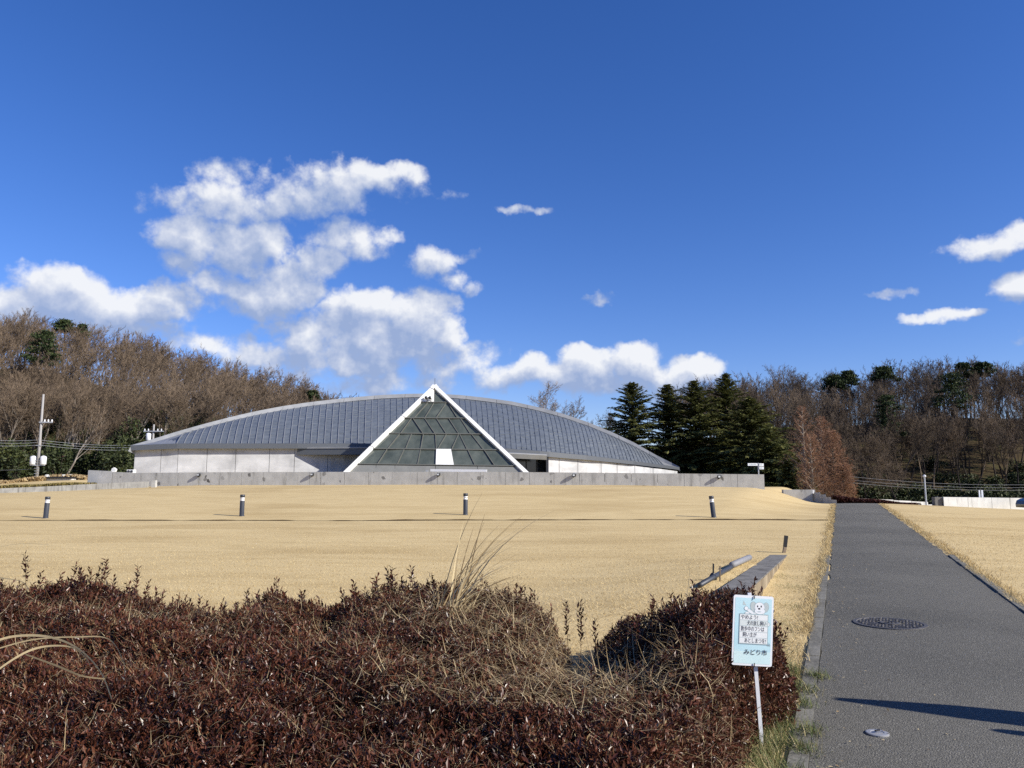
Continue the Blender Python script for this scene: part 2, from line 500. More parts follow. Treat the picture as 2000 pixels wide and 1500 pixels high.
def np_mesh(name, V, faces, material, parent=None, tint=None, smooth=False, off=True):
    """V (n,3); faces: list of (m,k) int arrays (k = 3 or 4); tint per vertex"""
    V = np.asarray(V, dtype=np.float32)
    if parent is not None and off:
        V = V - np.array(root_loc(parent), dtype=np.float32)
    faces = [np.asarray(f, dtype=np.int32) for f in faces if len(f)]
    loops = np.concatenate([f.ravel() for f in faces])
    tot = np.concatenate([np.full(len(f), f.shape[1], dtype=np.int32) for f in faces])
    start = np.concatenate([[0], np.cumsum(tot)[:-1]]).astype(np.int32)
    me = bpy.data.meshes.new(name)
    me.vertices.add(len(V)); me.vertices.foreach_set('co', V.ravel())
    me.loops.add(len(loops)); me.loops.foreach_set('vertex_index', loops)
    me.polygons.add(len(tot)); me.polygons.foreach_set('loop_start', start)
    try:
        me.polygons.foreach_set('loop_total', tot)
    except Exception:
        pass
    me.polygons.foreach_set('use_smooth', np.full(len(tot), smooth, dtype=bool))
    if tint is not None:
        a = me.attributes.new('tint', 'FLOAT', 'POINT')
        a.data.foreach_set('value', np.asarray(tint, dtype=np.float32))
    me.materials.append(MATS[material])
    me.update(calc_edges=True)
    return link(name, me, parent)


RNG = np.random.default_rng(11)


def unit(v):
    return v / np.maximum(np.linalg.norm(v, axis=-1, keepdims=True), 1e-9)


def leaves_geo(c, a, b, nrm=None, fold=0.0):
    """diamond leaves: centre c, half-length vector a, half-width vector b"""
    n = len(c)
    f = (nrm * fold) if nrm is not None else 0
    V = np.stack([c - a, c + b + f, c + a, c - b + f], axis=1).reshape(-1, 3)
    i = np.arange(n)[:, None] * 4
    F = np.concatenate([i + np.array([[0, 1, 2]]), i + np.array([[0, 2, 3]])])
    return V, F


def blades_geo(base, head, L, w, th0, th1, K=3):
    """curved ribbons. base (n,3), head (n,) heading angle, th0 start tilt from vertical, th1 added bend"""
    n = len(base)
    h = np.stack([np.cos(head), np.sin(head), np.zeros(n)], 1)
    side = np.stack([-np.sin(head), np.cos(head), np.zeros(n)], 1)
    P = [base]
    for k in range(K):
        th = th0 + th1 * (k + .5) / K
        step = h * np.sin(th)[:, None] + np.array([[0, 0, 1.0]]) * np.cos(th)[:, None]
        P.append(P[-1] + step * (L / K)[:, None])
    V = []
    for k, p in enumerate(P):
        ww = (w * (1 - k / K * .92) * .5)[:, None]
        V += [p - side * ww, p + side * ww]
    V = np.stack(V, 1).reshape(-1, 3)
    i = np.arange(n)[:, None] * (2 * (K + 1))
    F = np.concatenate([i + np.array([[2 * k, 2 * k + 1, 2 * k + 3, 2 * k + 2]]) for k in range(K)])
    return V, F


def segs_geo(segs, k=3):
    """segs: list of (p0,p1,r0,r1) -> k-sided tapered prisms"""
    P0 = np.array([s[0] for s in segs]); P1 = np.array([s[1] for s in segs])
    r0 = np.array([s[2] for s in segs])[:, None]; r1 = np.array([s[3] for s in segs])[:, None]
    d = unit(P1 - P0)
    ref = np.where(np.abs(d[:, 2:3]) > .9, np.array([[1., 0, 0]]), np.array([[0, 0, 1.]]))
    s = unit(np.cross(d, ref)); u = np.cross(s, d)
    V = []
    for j in range(k):
        a = 2 * math.pi * j / k
        V.append(P0 + (s * math.cos(a) + u * math.sin(a)) * r0)
    for j in range(k):
        a = 2 * math.pi * j / k
        V.append(P1 + (s * math.cos(a) + u * math.sin(a)) * r1)
    V = np.stack(V, 1).reshape(-1, 3)
    i = np.arange(len(segs))[:, None] * (2 * k)
    F = np.concatenate([i + np.array([[j, (j + 1) % k, k + (j + 1) % k, k + j]]) for j in range(k)])
    return V, F


# ------------------------------------------------------------------ ground
def S(t):
    t = np.clip(t, 0, 1); return t * t * (3 - 2 * t)


SLOPE = 0.0145
PA = 0.4225      # the path runs along X = PA * Y + c
PCL, PCR = -0.25, 2.05


def xl(Y): return PA * Y + PCL
def xr(Y): return PA * Y + PCR


WALL_A = at(1493, 940, 44.5)
WALL_B = at(172, 940, 51.3)


def wall_y(X):
    t = (X - WALL_A.x) / (WALL_B.x - WALL_A.x)
    return WALL_A.y + (WALL_B.y - WALL_A.y) * np.clip(t, -.2, 1.6)


def wobble(X, Y, s, seed=0):
    r = np.random.default_rng(seed)
    z = 0
    for k in range(5):
        a = r.uniform(0, 6.28); f = s * (1.0 + .7 * k); ph = r.uniform(0, 6.28)
        z = z + np.sin((X * math.cos(a) + Y * math.sin(a)) * f + ph) / (1 + .6 * k)
    return z / 2.4


def hill(X, Y):
    ridge_l = np.clip(4.9 + (-29 - X) * 0.28, 0, 18.6)
    hl = ridge_l * S((Y - 74) / 52) * S((-14 - X) / 16)
    ridge_r = np.clip(7.4 + (X - 30) * 0.165, 0, 14.8)
    hr = ridge_r * S((Y - 82) / 54) * S((X - 12) / 14)
    fall = 1 - .55 * S((Y - 160) / 140)
    return np.maximum(hl, hr) * fall


LW0 = at(1432, 1152, 9.2); LW1 = at(1527, 1079, 16.4)


def ground(X, Y):
    X = np.asarray(X, dtype=float); Y = np.asarray(Y, dtype=float)
    base = np.where(Y < 42, SLOPE * Y, SLOPE * 42 + .0145 * (1 - np.exp(-(np.maximum(Y, 42) - 42) / 1.2)) * .4 - 0.034 * np.maximum(np.minimum(Y, 72) - 42.5, 0))
    d = X - xr(Y)
    base = base - 0.042 * np.clip(d - .6, 0, 30) * S((Y + 2) / 25)
    # the bank up to the terrace left of the path
    T = 1.62 - 0.027 * np.clip(-20 - X, 0, 22) - .16 * S((X - 6) / 9)
    wy = wall_y(X)
    w = np.clip((Y - 27.6) / (wy - 28.0), 0, 1)
    w = .75 * w + .25 * S(w)
    side = S((xl(Y) - .5 - X) / 4.6)
    z = base + (T - base) * w * side
    # planted bed west of the terrace
    z = z + .75 * S((-27 - X) / 6) * S((Y - 52) / 8)
    # lawn held back by the little retaining wall
    vx, vy = LW1.x - LW0.x, LW1.y - LW0.y
    ln = math.hypot(vx, vy)
    dl = ((X - LW0.x) * -vy + (Y - LW0.y) * vx) / ln      # + on the left of the wall
    s = ((X - LW0.x) * vx + (Y - LW0.y) * vy) / ln
    z = z + .16 * S((dl + .05) / .25) * S((3.2 - dl) / 3.0) * S((s + 2.2) / 1.5) * S((7.4 - s) / 4.5)
    z = z + .02 * wobble(X, Y, .35, 3) * S((np.abs(X - (xl(Y) + 1.15)) - 1.6) / 2)
    h = hill(X, Y)
    z = np.where(h > .02, z + h + .35 * wobble(X, Y, .22, 8) * S(h / 3), z)
    return z


def gz(x, y):
    return float(ground(x, y))


def on_ground(px, py, dz=0.0):
    """where the line of sight through a picture point meets the ground"""
    d = px_dir(px, py)
    t = 1.0
    for _ in range(4000):
        x, y, z = d.x * t, d.y * t, CAM_H + d.z * t
        if z - dz <= gz(x, y): break
        t *= 1.004
    return Vector((x, y, gz(x, y)))


def grid_mesh(name, xs, ys, zf, material, smooth=True):
    X, Y = np.meshgrid(xs, ys)
    V = np.stack([X, Y, zf(X, Y)], -1).reshape(-1, 3)
    nx, ny = len(xs), len(ys)
    i, j = np.meshgrid(np.arange(nx - 1), np.arange(ny - 1))
    a = (j * nx + i).ravel()
    F = np.stack([a, a + 1, a + nx + 1, a + nx], 1)
    return np_mesh(name, V, [F], material, smooth=smooth)


xs = np.unique(np.concatenate([np.arange(-90, -20, 1.2), np.arange(-20, 34, .4), np.arange(34, 100, 1.5), [-160, -130, -110, 110, 130, 160]]))
ys = np.unique(np.concatenate([np.arange(-12, 0, 1.5), np.arange(0, 30, .35), np.arange(30, 56, .4), np.arange(56, 72.01, 1.0)]))
lawn = grid_mesh('lawn', xs, ys, ground, 'lawn')
tag(lawn, kind='structure')
xs2 = np.unique(np.concatenate([np.arange(-130, 131, 2.0), [-600, -400, -250, -180, 180, 250, 400, 600]]))
ys2 = np.unique(np.concatenate([np.arange(72, 150, 1.5), np.arange(150, 260, 10), [300, 400, 600, 900]]))
terrain = grid_mesh('hill_terrain', xs2, ys2, ground, 'litter')
tag(terrain, kind='structure')

# asphalt path, laid over the lawn sheet
py_ = np.unique(np.concatenate([np.arange(-10, 46, .35)]))
ncol = 9
rows = []
rg = np.random.default_rng(4)
for yy in py_:
    e0 = rg.uniform(-.012, .012) + (.05 * rg.uniform(-1, 1) if yy > 10 else 0)
    e1 = rg.uniform(-.03, .03)
    xa, xb = xl(yy) + e0, xr(yy) + e1
    xx = np.linspace(xa, xb, ncol)
    zz = ground(np.linspace(xl(yy), xr(yy), ncol), np.full(ncol, yy)) + .012 + .012 * np.sin(np.linspace(0, math.pi, ncol))
    rows.append(np.stack([xx, np.full(ncol, yy), zz], 1))
V = np.concatenate(rows)
i, j = np.meshgrid(np.arange(ncol - 1), np.arange(len(py_) - 1))
a = (j * ncol + i).ravel()
path = np_mesh('path', V, [np.stack([a, a + 1, a + ncol + 1, a + ncol], 1)], 'asphalt', smooth=True)
tag(path, kind='structure')

# kerb stones on both sides
def kerb(name, cfun, y0, y1, side, h0, wid):
    k = bpy.data.objects.new(name, None); COL.objects.link(k); tag(k, kind='structure')
    y = y0; r = random.Random(name)
    while y < y1:
        yb = y + .585
        pts = []
        for yy in (y, yb):
            xa = cfun(yy) + side * .006
            xb = xa + side * wid
            z = gz(xa, yy)
            pts.append((xa, xb, yy, z))
        h = h0 + r.uniform(-.006, .006)
        m = MB()
        (a0, b0, ya, za), (a1, b1, yb_, zb) = pts
        bot = -.12
        P = [Vector((a0, ya, za + h)), Vector((b0, ya, za + h)), Vector((b1, yb_, zb + h)), Vector((a1, yb_, zb + h))]
        if side < 0: P = P[::-1]
        m.prism(P, (0, 0, bot - h))
        m.build('kerb_stone', 'kerb_concrete', k)
        y = yb + .014
kerb('kerb', xl, .4, 15, -1, .022, .115)
kerb('kerb', xr, 2.2, 15, 1, .03, .11)

# drain channel across the lawn below the bollards
m = MB()
X0 = np.arange(-40, 11.2, .25)
def dw(x):
    f = .55 + .45 * math.sin(x * .83 + 1) * math.sin(x * .31) + .30 * math.sin(x * 2.9) + .18 * math.sin(x * 6.1)
    return .004 + .10 * max(0.0, f) * (1 if x > -12 else max(.15, 1 + (x + 12) * .10))
gyl = lambda x: 26.95 + .012 * (x - 10) * -1 + .25 * math.sin(x * .07)
for q in range(len(X0) - 1):
    A, B = X0[q], X0[q + 1]
    wA = dw(A); wB = dw(B)
    m.quad((A, gyl(A) - wA, gz(A, gyl(A) - wA) + .014), (B, gyl(B) - wB, gz(B, gyl(B) - wB) + .014),
           (B, gyl(B) + wB, gz(B, gyl(B) + wB) + .014), (A, gyl(A) + wA, gz(A, gyl(A) + wA) + .014))
    m.quad((A, gyl(A) + wA, gz(A, gyl(A) + wA) + .012), (B, gyl(B) + wB, gz(B, gyl(B) + wB) + .012),
           (B, gyl(B) + wB + .02, gz(B, gyl(B) + wB) + .012 + wB * .19), (A, gyl(A) + wA + .02, gz(A, gyl(A) + wA) + .012 + wA * .19))
    m.quad((A, gyl(A) + wA + .02, gz(A, gyl(A) + wA) + .012 + wA * .19), (B, gyl(B) + wB + .02, gz(B, gyl(B) + wB) + .012 + wB * .19),
           (B, gyl(B) + wB + .14, gz(B, gyl(B) + wB + .14) + .005), (A, gyl(A) + wA + .14, gz(A, gyl(A) + wA + .14) + .005))
tag(m.build('drain_channel', 'soil'), kind='structure')
# ------------------------------------------------------------------ museum
def interp(tab, x):
    return float(np.interp(x, [t[0] for t in tab], [t[1] for t in tab]))


PLAN = [(255, 57.9), (345, 58.3), (580, 60.4), (720, 62.0), (900, 63.9), (1070, 66.2), (1150, 69.0), (1240, 74.0), (1328, 82.5)]
EAVE = [(255, 871), (345, 867.2), (720, 867), (850, 870.5), (990, 877), (1070, 883), (1150, 890.5), (1240, 901.5), (1328, 913.5)]
ARC = [(255, 870), (300, 857), (350, 841.5), (400, 827.5), (450, 814.5), (500, 803), (550, 793.5), (600, 786), (650, 780), (700, 775), (750, 771), (800, 769), (850, 768.5), (900, 771.5),
       (950, 777), (1000, 784), (1050, 794.5), (1100, 808), (1150, 825), (1200, 846), (1240, 865), (1280, 888), (1328, 912)]
OVER = 0.42


def plan_y(px): return interp(PLAN, px)
def wall_pt(px, z):
    p = at(px, 900, plan_y(px)); return Vector((p.x, p.y, z))
def eave_pt(px, dy=0.0): return at(px, interp(EAVE, px) + dy, plan_y(px) - OVER)
def ridge_y(px):
    t = (px - 255) / (1328 - 255)
    return 57.3 + (82.0 - 57.3) * t + 17.5 * math.sin(math.pi * t) ** .8
def arc_pt(px, dy=0.0): return at(px, interp(ARC, px) + dy, ridge_y(px))


museum = thing('museum_building', 'low grey museum with a wide arched metal roof and pale concrete walls', 'building', (-5, 62, 1.6))
roof = MB()
# under-deck so that no gap shows between the sheets
pxs = np.linspace(258, 1325, 90)
def rib_top(px): return 775 + (px - 775) * .955
def roof_pt(px, t, lift=0.0):
    E_ = eave_pt(px); A_ = arc_pt(rib_top(px), 7.5)
    p = E_.lerp(A_, t)
    p.z += 0.55 * 4 * t * (1 - t) * min(1.0, (A_.z - E_.z) / 4) + lift
    return p
TS = [0, .25, .5, .75, 1.0]
for q in range(len(pxs) - 1):
    for k in range(len(TS) - 1):
        roof.quad(roof_pt(pxs[q], TS[k], -.12), roof_pt(pxs[q + 1], TS[k], -.12), roof_pt(pxs[q + 1], TS[k + 1], -.12), roof_pt(pxs[q], TS[k + 1], -.12))
roof_o = roof.build('roof', 'fascia', museum)
# standing-seam strips: each strip is a run of lapped sheets with its seam
edges = [345.0]
while edges[-1] < 1296:
    x = edges[-1]
    edges.append(x + float(np.interp(x, [345, 700, 850, 1000, 1296], [14.2, 13.0, 11.5, 10.2, 6.4])))
edges[-1] = 1298
rs = random.Random(3)
for q in range(len(edges) - 1):
    a, b = edges[q], edges[q + 1]
    m = MB()
    E0 = eave_pt(a); A0 = arc_pt(rib_top(a), 7.5)
    run = (A0 - E0).length
    smoothness = float(np.interp(a, [345, 640, 860], [.15, .7, 1.0]))
    n = max(3, int(run / 1.15))
    ph = rs.random()
    cuts = [0.0] + [min(1, (k + ph) / n) for k in range(n)] + [1.0]
    cuts = sorted(set(round(c, 4) for c in cuts))
    for k in range(len(cuts) - 1):
        t0, t1 = cuts[k], cuts[k + 1]
        if t1 - t0 < .004: continue
        j = lambda: rs.uniform(-.022, .022) * smoothness
        lap = .014 * smoothness
        p = [roof_pt(a, t0, lap + j()), roof_pt(b, t0, lap + j()), roof_pt(b, t1, j()), roof_pt(a, t1, j())]
        m.quad(*p)
        m.quad(p[1], p[0], p[0] - Vector((0, 0, .05)), p[1] - Vector((0, 0, .05)))
    # seam along the left edge of the strip
    hgt = .085 if a < 720 else .06
    wd = .05
    for k in range(8):
        t0, t1 = k / 8, (k + 1) / 8
        m.bar(roof_pt(a, t0, hgt * .35), roof_pt(a, t1, hgt * .35), wd, hgt)
    po = m.build('roof_panel', 'roof_metal', roof_o)
    if a < 740:
        po.data.materials.append(MATS['roof_trim'])  # sun glint on the left seams put in as the lighter trim colour
        nf = len(po.data.polygons)
        po.data.polygons.foreach_set('material_index', [0] * (nf - 48) + [1] * 48)
# plain metal corners at both tips
for (x0, x1) in ((257, 344.4), (1298.6, 1327)):
    m = MB()
    xs_ = np.linspace(x0, x1, 8)
    for q in range(7):
        m.quad(roof_pt(xs_[q], 0, .02), roof_pt(xs_[q + 1], 0, .02), roof_pt(xs_[q + 1], 1, .02), roof_pt(xs_[q], 1, .02))
    m.build('corner_sheet', 'roof_trim', roof_o)
# the arched rim, in lengths with open joints
cap = list(np.linspace(256, 1327, 19))
for q in range(18):
    sub = np.linspace(cap[q] + .35, cap[q + 1] - .35, 5)
    m = MB()
    for k in range(4):
        A, B = arc_pt(sub[k]), arc_pt(sub[k + 1])
        h = .46
        bk = Vector((.25, 1.1, -.12))
        dn = lambda P: P + Vector((0, -.42, -h))
        m.quad(dn(A), dn(B), B, A)
        m.quad(A, B, B + bk, A + bk)
        m.quad(dn(B), dn(A), dn(A) + Vector((0, .35, -.12)), dn(B) + Vector((0, .35, -.12)))
        m.quad(B + bk, A + bk, A + bk - Vector((0, 0, .7)), B + bk - Vector((0, 0, .7)))
        if k == 0: m.quad(dn(A), A, A + bk, A + bk - Vector((0, 0, .7)))
        if k == 3: m.quad(B, dn(B), B + bk - Vector((0, 0, .7)), B + bk)
    m.build('ridge_cap', 'roof_trim', roof_o)
# back of the roof down to the ground
m = MB()
for q in range(len(pxs) - 1):
    A, B = arc_pt(pxs[q], 2), arc_pt(pxs[q + 1], 2)
    b1 = Vector((.3, 1.0, 0))
    m.quad(B + b1, A + b1, Vector((A.x + .3, A.y + 1.0, 1.2)), Vector((B.x + .3, B.y + 1.0, 1.2)))
m.build('back_wall', 'concrete_wall', museum)
# fascia and soffit
m = MB(); ms = MB()
fx = np.linspace(256, 1327, 60)
for q in range(59):
    A, B = eave_pt(fx[q]), eave_pt(fx[q + 1])
    a2, b2 = eave_pt(fx[q], 9.0 if fx[q] < 1100 else 9 - (fx[q] - 1100) * .02), eave_pt(fx[q + 1], 9.0 if fx[q + 1] < 1100 else 9 - (fx[q + 1] - 1100) * .02)
    up = Vector((0, -.05, .03))
    m.quad(a2 + Vector((0, -.05, 0)), b2 + Vector((0, -.05, 0)), B + up, A + up)
    m.quad(A + up, B + up, B + Vector((0, .12, .06)), A + Vector((0, .12, .06)))
    wa, wb = wall_pt(fx[q], a2.z), wall_pt(fx[q + 1], b2.z)
    ms.quad(b2 + Vector((0, -.05, 0)), a2 + Vector((0, -.05, 0)), wa + Vector((0, .3, .1)), wb + Vector((0, .3, .1)))
m.build('fascia', 'fascia', museum)
ms.build('soffit', 'fascia', museum)
# concrete wall panels with open joints
joints = [262, 314, 347, 404, 460, 526, 575, 640, 702, 770]
jr = [1071, 1092, 1128.5, 1174, 1205, 1239.5, 1275, 1323]
def panel_run(js, ztop):
    for q in range(len(js) - 1):
        A, B = js[q] + .45, js[q + 1] - .45
        pa, pb = wall_pt(A, 1.0), wall_pt(B, 1.0)
        d = (pb - pa).normalized(); nrm = Vector((d.y, -d.x, 0))
        if nrm.y > 0: nrm = -nrm
        ta, tb = ztop(A), ztop(B)
        m = MB()
        P = [pa, pb, Vector((pb.x, pb.y, tb)), Vector((pa.x, pa.y, ta))]
        m.prism([p + nrm * .0 for p in P][::-1], -nrm * .3)
        m.build('concrete_panel', 'concrete_wall', museum)
zt = lambda px: eave_pt(px, 8.6).z + .06
panel_run(joints, zt)
panel_run(jr, zt)
# dark backing behind the joints
m = MB()
for q in range(len(joints) - 1):
    A, B = wall_pt(joints[q], .9) + Vector((0, .06, 0)), wall_pt(joints[q + 1], .9) + Vector((0, .06, 0))
    m.quad(A, B, Vector((B.x, B.y, zt(joints[q + 1]))), Vector((A.x, A.y, zt(joints[q]))))
m.build('wall_backing', 'concrete_dark', museum)
m = MB()
for q in range(len(jr) - 1):
    A, B = wall_pt(jr[q], .9) + Vector((0, .06, 0)), wall_pt(jr[q + 1], .9) + Vector((0, .06, 0))
    m.quad(A, B, Vector((B.x, B.y, zt(jr[q + 1]))), Vector((A.x, A.y, zt(jr[q]))))
m.build('wall_backing', 'concrete_dark', museum)
# the side wall at the west corner
A = wall_pt(262, .9); ta = zt(262)
m = MB()
m.prism([A + Vector((0, .32, 0)), A + Vector((.05, 14, 0)), Vector((A.x + .05, A.y + 14, ta)), Vector((A.x, A.y + .32, ta))], (.3, 0, 0))
m.build('side_wall', 'concrete_wall', museum)
# entrance recess between the pyramid and the east wall: dark glazing, jamb, canopy
A, B = wall_pt(930, 1.2) + Vector((0, 1.6, 0)), wall_pt(1072, 1.2) + Vector((0, 1.2, 0))
m = MB(); m.quad(A, B, Vector((B.x, B.y, 4.15)), Vector((A.x, A.y, 4.15)))
m.build('entrance_glazing', 'dark_glass', museum)
for f_ in (.35, .52, .69, .84):
    p = A.lerp(B, f_) + Vector((0, -.06, 0))
    m = MB(); m.box((p.x, p.y, 2.6), (.07, .08, 3.0)); m.build('mullion', 'dark_metal', museum)
m = MB(); p = wall_pt(1068, 1); m.box((p.x, p.y + .3, 2.5), (.14, 1.3, 3.2)); m.build('jamb', 'dark_metal', museum)
# east canopy (metal-clad, light) and west canopy (dark soffit running towards the pyramid)
c0, c1 = at(965, 884.5, 62.0), at(1068, 889.5, 64.6)
m = MB(); m.prism([c0, c1, c1 + Vector((.05, .8, .08)), c0 + Vector((0, 1.0, .08))], (0, 0, .07)); 
m.prism([c0 + Vector((0, .0, -.012)), c1 + Vector((0, 0, -.012)), c1 + Vector((0, .25, -.36)), c0 + Vector((0, .25, -.36))], (0, .05, 0))
m.build('entrance_canopy', 'roof_trim', museum)
w0 = wall_pt(581, 0); w1 = wall_pt(735, 0)
zc = at(581, 877, w0.y).z
f1 = Vector((w1.x, w1.y - 2.2, 0))
m = MB()
P = [Vector((w0.x, w0.y - .15, zc)), Vector((f1.x, f1.y, zc + .02)), Vector((w1.x, w1.y, zc + .05)), Vector((w0.x + .3, w0.y, zc + .05))]
m.prism([p - Vector((0, 0, .46)) for p in P], (0, 0, .46))
can = m.build('west_canopy', 'fascia', museum)
m = MB(); m.prism([p + Vector((0, -.06 if i < 2 else 0, .012)) for i, p in enumerate(P)], (0, 0, .10)); m.build('canopy_sheet', 'roof_trim', can)

# ------------------------------------------------------------------ glass pyramid
PY0, PYA = 51.6, 58.4
AP = at(849, 757, PYA)
gzp = 1.58
CL = at(652, 949, PY0); CR = at(1051.5, 949, PY0)
CL.z = CR.z = gzp
depth = 13.6
BL = Vector((CL.x, PY0 + depth, gzp)); BR = Vector((CR.x, PY0 + depth, gzp))
pyr = thing('glass_pyramid', 'grey-green glass pyramid with white edge beams in front of the museum', 'pyramid', ((CL.x + CR.x) / 2, PY0 + 2, gzp))
fn = (CR - CL).cross(AP - CL).normalized()
if fn.y > 0: fn = -fn
def face(px, py, out=0.0):
    """point of the front glass plane seen at a picture point"""
    d = px_dir(px, py); o = Vector((0, 0, CAM_H))
    t = (CL - o).dot(fn) / d.dot(fn)
    return o + d * t + fn * out
Z2 = lambda x, y: (640 + x * .22, 730 + y * .22)      # enlarged-crop coordinates of the study
def zf(x, y, out=0.0):
    return face(*Z2(x, y), out)
YR = [(255, 262), (395, 402), (531, 545), (669, 683), (806, 824)]   # row heights at the left / right edge
def row_y(k, x):
    a, b = YR[k]
    return a + (b - a) * (x - 300) / 1400.0
def lx(y): return 940 - (y - 125) * (940 - 205) / (868 - 125)
def rx(y): return 960 + (y - 125) * (1722 - 960) / (868 - 125)
rowlines = [
    [(890, 765), (945, 860), (1055, 960), (1066, 1155)],
    [(745, 645), (756, 850), (860, 955), (965, 1055), (1075, 1165), (1178, 1270)],
    [(640, 530), (745, 690), (850, 825), (957, 965), (1055, 974), (1162, 1100), (1172, 1240), (1278, 1385)],
    [(530, 440), (680, 615), (825, 797), (965, 960), (1095, 1120), (1245, 1310), (1390, 1485)],
]
pane_i = 0
for k, lines in enumerate(rowlines):
    yt = lambda x: row_y(k, x); yb = lambda x: row_y(k + 1, x)
    L_ = [(lx(YR[k][0]), lx(YR[k + 1][0]))] + lines + [(rx(YR[k][1]), rx(YR[k + 1][1]))]
    for q in range(len(L_) - 1):
        (a, c), (b, d) = L_[q], L_[q + 1]
        pts = [zf(c, yb(c)), zf(d, yb(d)), zf(b, yt(b)), zf(a, yt(a))]
        if k == 3 and abs(a - 965) < 2:
            m = MB(); m.prism([p + fn * .05 for p in pts], fn * .05); o = m.build('white_panel', 'white_paint', pyr)
            o['label'] = 'white opaque panel in the lowest glass row'
            continue
        mid = sum(pts, Vector()) / 4
        tilt = RNG.normal(0, .022, 4)
        pts = [mid + (p - mid) * .985 + fn * float(tilt[i_]) for i_, p in enumerate(pts)]
        m = MB(); m.poly(pts); m.prism([p - fn * .03 for p in pts], -fn * .02); m.build('pane', 'pyramid_glass', pyr)
    for (a, c) in lines:
        m = MB(); m.bar(zf(a, yt(a), .03), zf(c, yb(c), .03), .05, .07, up=fn); m.build('mullion', 'mullion', pyr)
for k in range(5):
    y0, y1 = YR[k]
    m = MB(); m.bar(zf(lx(y0), row_y(k, lx(y0)), .045), zf(rx(y1), row_y(k, rx(y1)), .045), .08, .09, up=fn); m.build('transom', 'mullion', pyr)
# top: white panel on the left, darker glass on the right
m = MB(); m.prism([zf(lx(252) + 10, 250, .02), zf(945, 255, .02), zf(946, 140, .02), zf(935, 140, .02)], fn * .05)
tp = m.build('top_panel', 'white_paint', pyr)
m = MB(); m.prism([zf(951, 257), zf(1058, 259), zf(951, 138)], fn * -.03); m.build('pane', 'pyramid_glass', pyr)
# spandrel band below the glass, in lengths
sp = [lx(812) - 8, 430, 598, 957, 1330, rx(828) + 6]
for q in range(5):
    a, b = sp[q], sp[q + 1]
    pts = [zf(a - (28 if q == 0 else (8 if q < 3 else -2)) , 960), zf(b + (95 if q == 4 else 4), 960), zf(b - 2, row_y(4, b) + 8), zf(a + 2, row_y(4, a) + 8)]
    if q == 0: pts[0] = zf(lx(960), 960)
    if q == 4: pts[1] = zf(rx(960), 960)
    m = MB(); m.prism([p - fn * .01 for p in pts], fn * .05); m.build('spandrel_panel', 'spandrel', pyr)
# white edge beams in three lengths each
def beam(c, side):
    for t0, t1 in ((0, .345), (.35, .655), (.66, .965)):
        a = c.lerp(AP, t0); b = c.lerp(AP, t1)
        m = MB(); m.bar(a + fn * .10, b + fn * .10, .28, .20, up=fn); m.build('edge_beam', 'white_paint', pyr)
beam(CL, -1); beam(CR, 1)
m = MB()
t = .972
for c in (CL, CR):
    m.bar(c.lerp(AP, .97) + fn * .11, AP + Vector((0, 0, .05)) + fn * .10, .30, .24, up=fn)
m.build('apex_cap', 'white_paint', pyr)
m = MB(); m.tube([AP + Vector((0, .1, .1)), AP + Vector((0, .1, .75))], .018, 6); m.build('lightning_rod', 'dark_metal', pyr)
# the other three faces
m = MB(); m.poly([CR + Vector((0, .15, 0)), BR, AP + Vector((0, .2, -.1))]); m.poly([BL, CL + Vector((0, .15, 0)), AP + Vector((0, .2, -.1))]); m.poly([BR, BL, AP + Vector((0, .2, -.1))])
m.build('rear_glazing', 'pyramid_glass', pyr)
# spot lamps under the top panel
for x in (885, 918):
    sl = thing('spot_lamp', 'small round spot lamp fixed under the white top panel of the pyramid, %s one' % ('left' if x < 900 else 'right'), 'lamp', zf(x, 240, .2), 'spot lamps on the pyramid')
    c = zf(x, 240, .28)
    m = MB(); m.lathe((c.x, c.y, c.z - .12), [(.04, 0), (.12, .05), (.15, .14), (.13, .24), (.05, .28)], 10); m.build('housing', 'lamp_white', sl, True)
    m = MB(); m.lathe((c.x - .06, c.y - .10, c.z - .10), [(.05, 0), (.11, .04), (.11, .18), (.06, .22)], 10); m.build('lens', 'black_metal', sl, True)
    m = MB(); m.bar(zf(x, 252, .02), c, .05, .05); m.build('bracket', 'dark_metal', sl)
# white rail before the pyramid
rail = thing('white_rail', 'long low white bar lying before the pyramid base just above the parapet', 'rail', at(895, 930, 50.4))
m = MB(); m.bar(at(841, 918.5, 50.3), at(951, 919.6, 49.9), .16, .16); m.build('bar', 'lamp_white', rail)
for px in (850, 895, 940):
    p = at(px, 919, 50.1); m = MB(); m.box((p.x, p.y + .02, (p.z + 1.5) / 2 - .08), (.07, .07, p.z - 1.5)); m.build('post', 'galvanised', rail)
m = MB(); p = at(834, 920, 50.2); m.box((p.x, p.y, p.z), (.16, .2, .08)); m.build('end_bracket', 'galvanised', rail)

# ------------------------------------------------------------------ parapet wall on the bank
par = thing('parapet_wall', 'long low weathered concrete parapet along the top of the lawn bank', 'wall', (0, 47, 1.6))
TOPS = [(172, 919.5), (262, 923.6), (420, 922.3), (625, 921.6), (940, 921.5), (1200, 923.5), (1493, 926.6)]
pj = [220, 262, 305, 348, 389, 430, 472, 515, 559, 605, 626.5, 673, 720, 766, 815, 854, 893, 938, 987, 1034, 1082, 1131.5, 1181, 1233, 1284, 1336, 1388, 1440, 1492.5]
def par_pt(px, top):
    t = (px - 1493) / (172 - 1493)
    # straight wall in plan
    d = px_dir(px, 940)
    # intersect plan ray with the wall line
    ax, ay, bx, by = WALL_A.x, WALL_A.y, WALL_B.x, WALL_B.y
    k = d.x / d.y
    s = (k * ay - ax) / ((bx - ax) - k * (by - ay))
    Y = ay + s * (by - ay)
    p = at(px, interp(TOPS, px), Y)
    return p if top else Vector((p.x, p.y, gz(p.x, p.y) - .25))
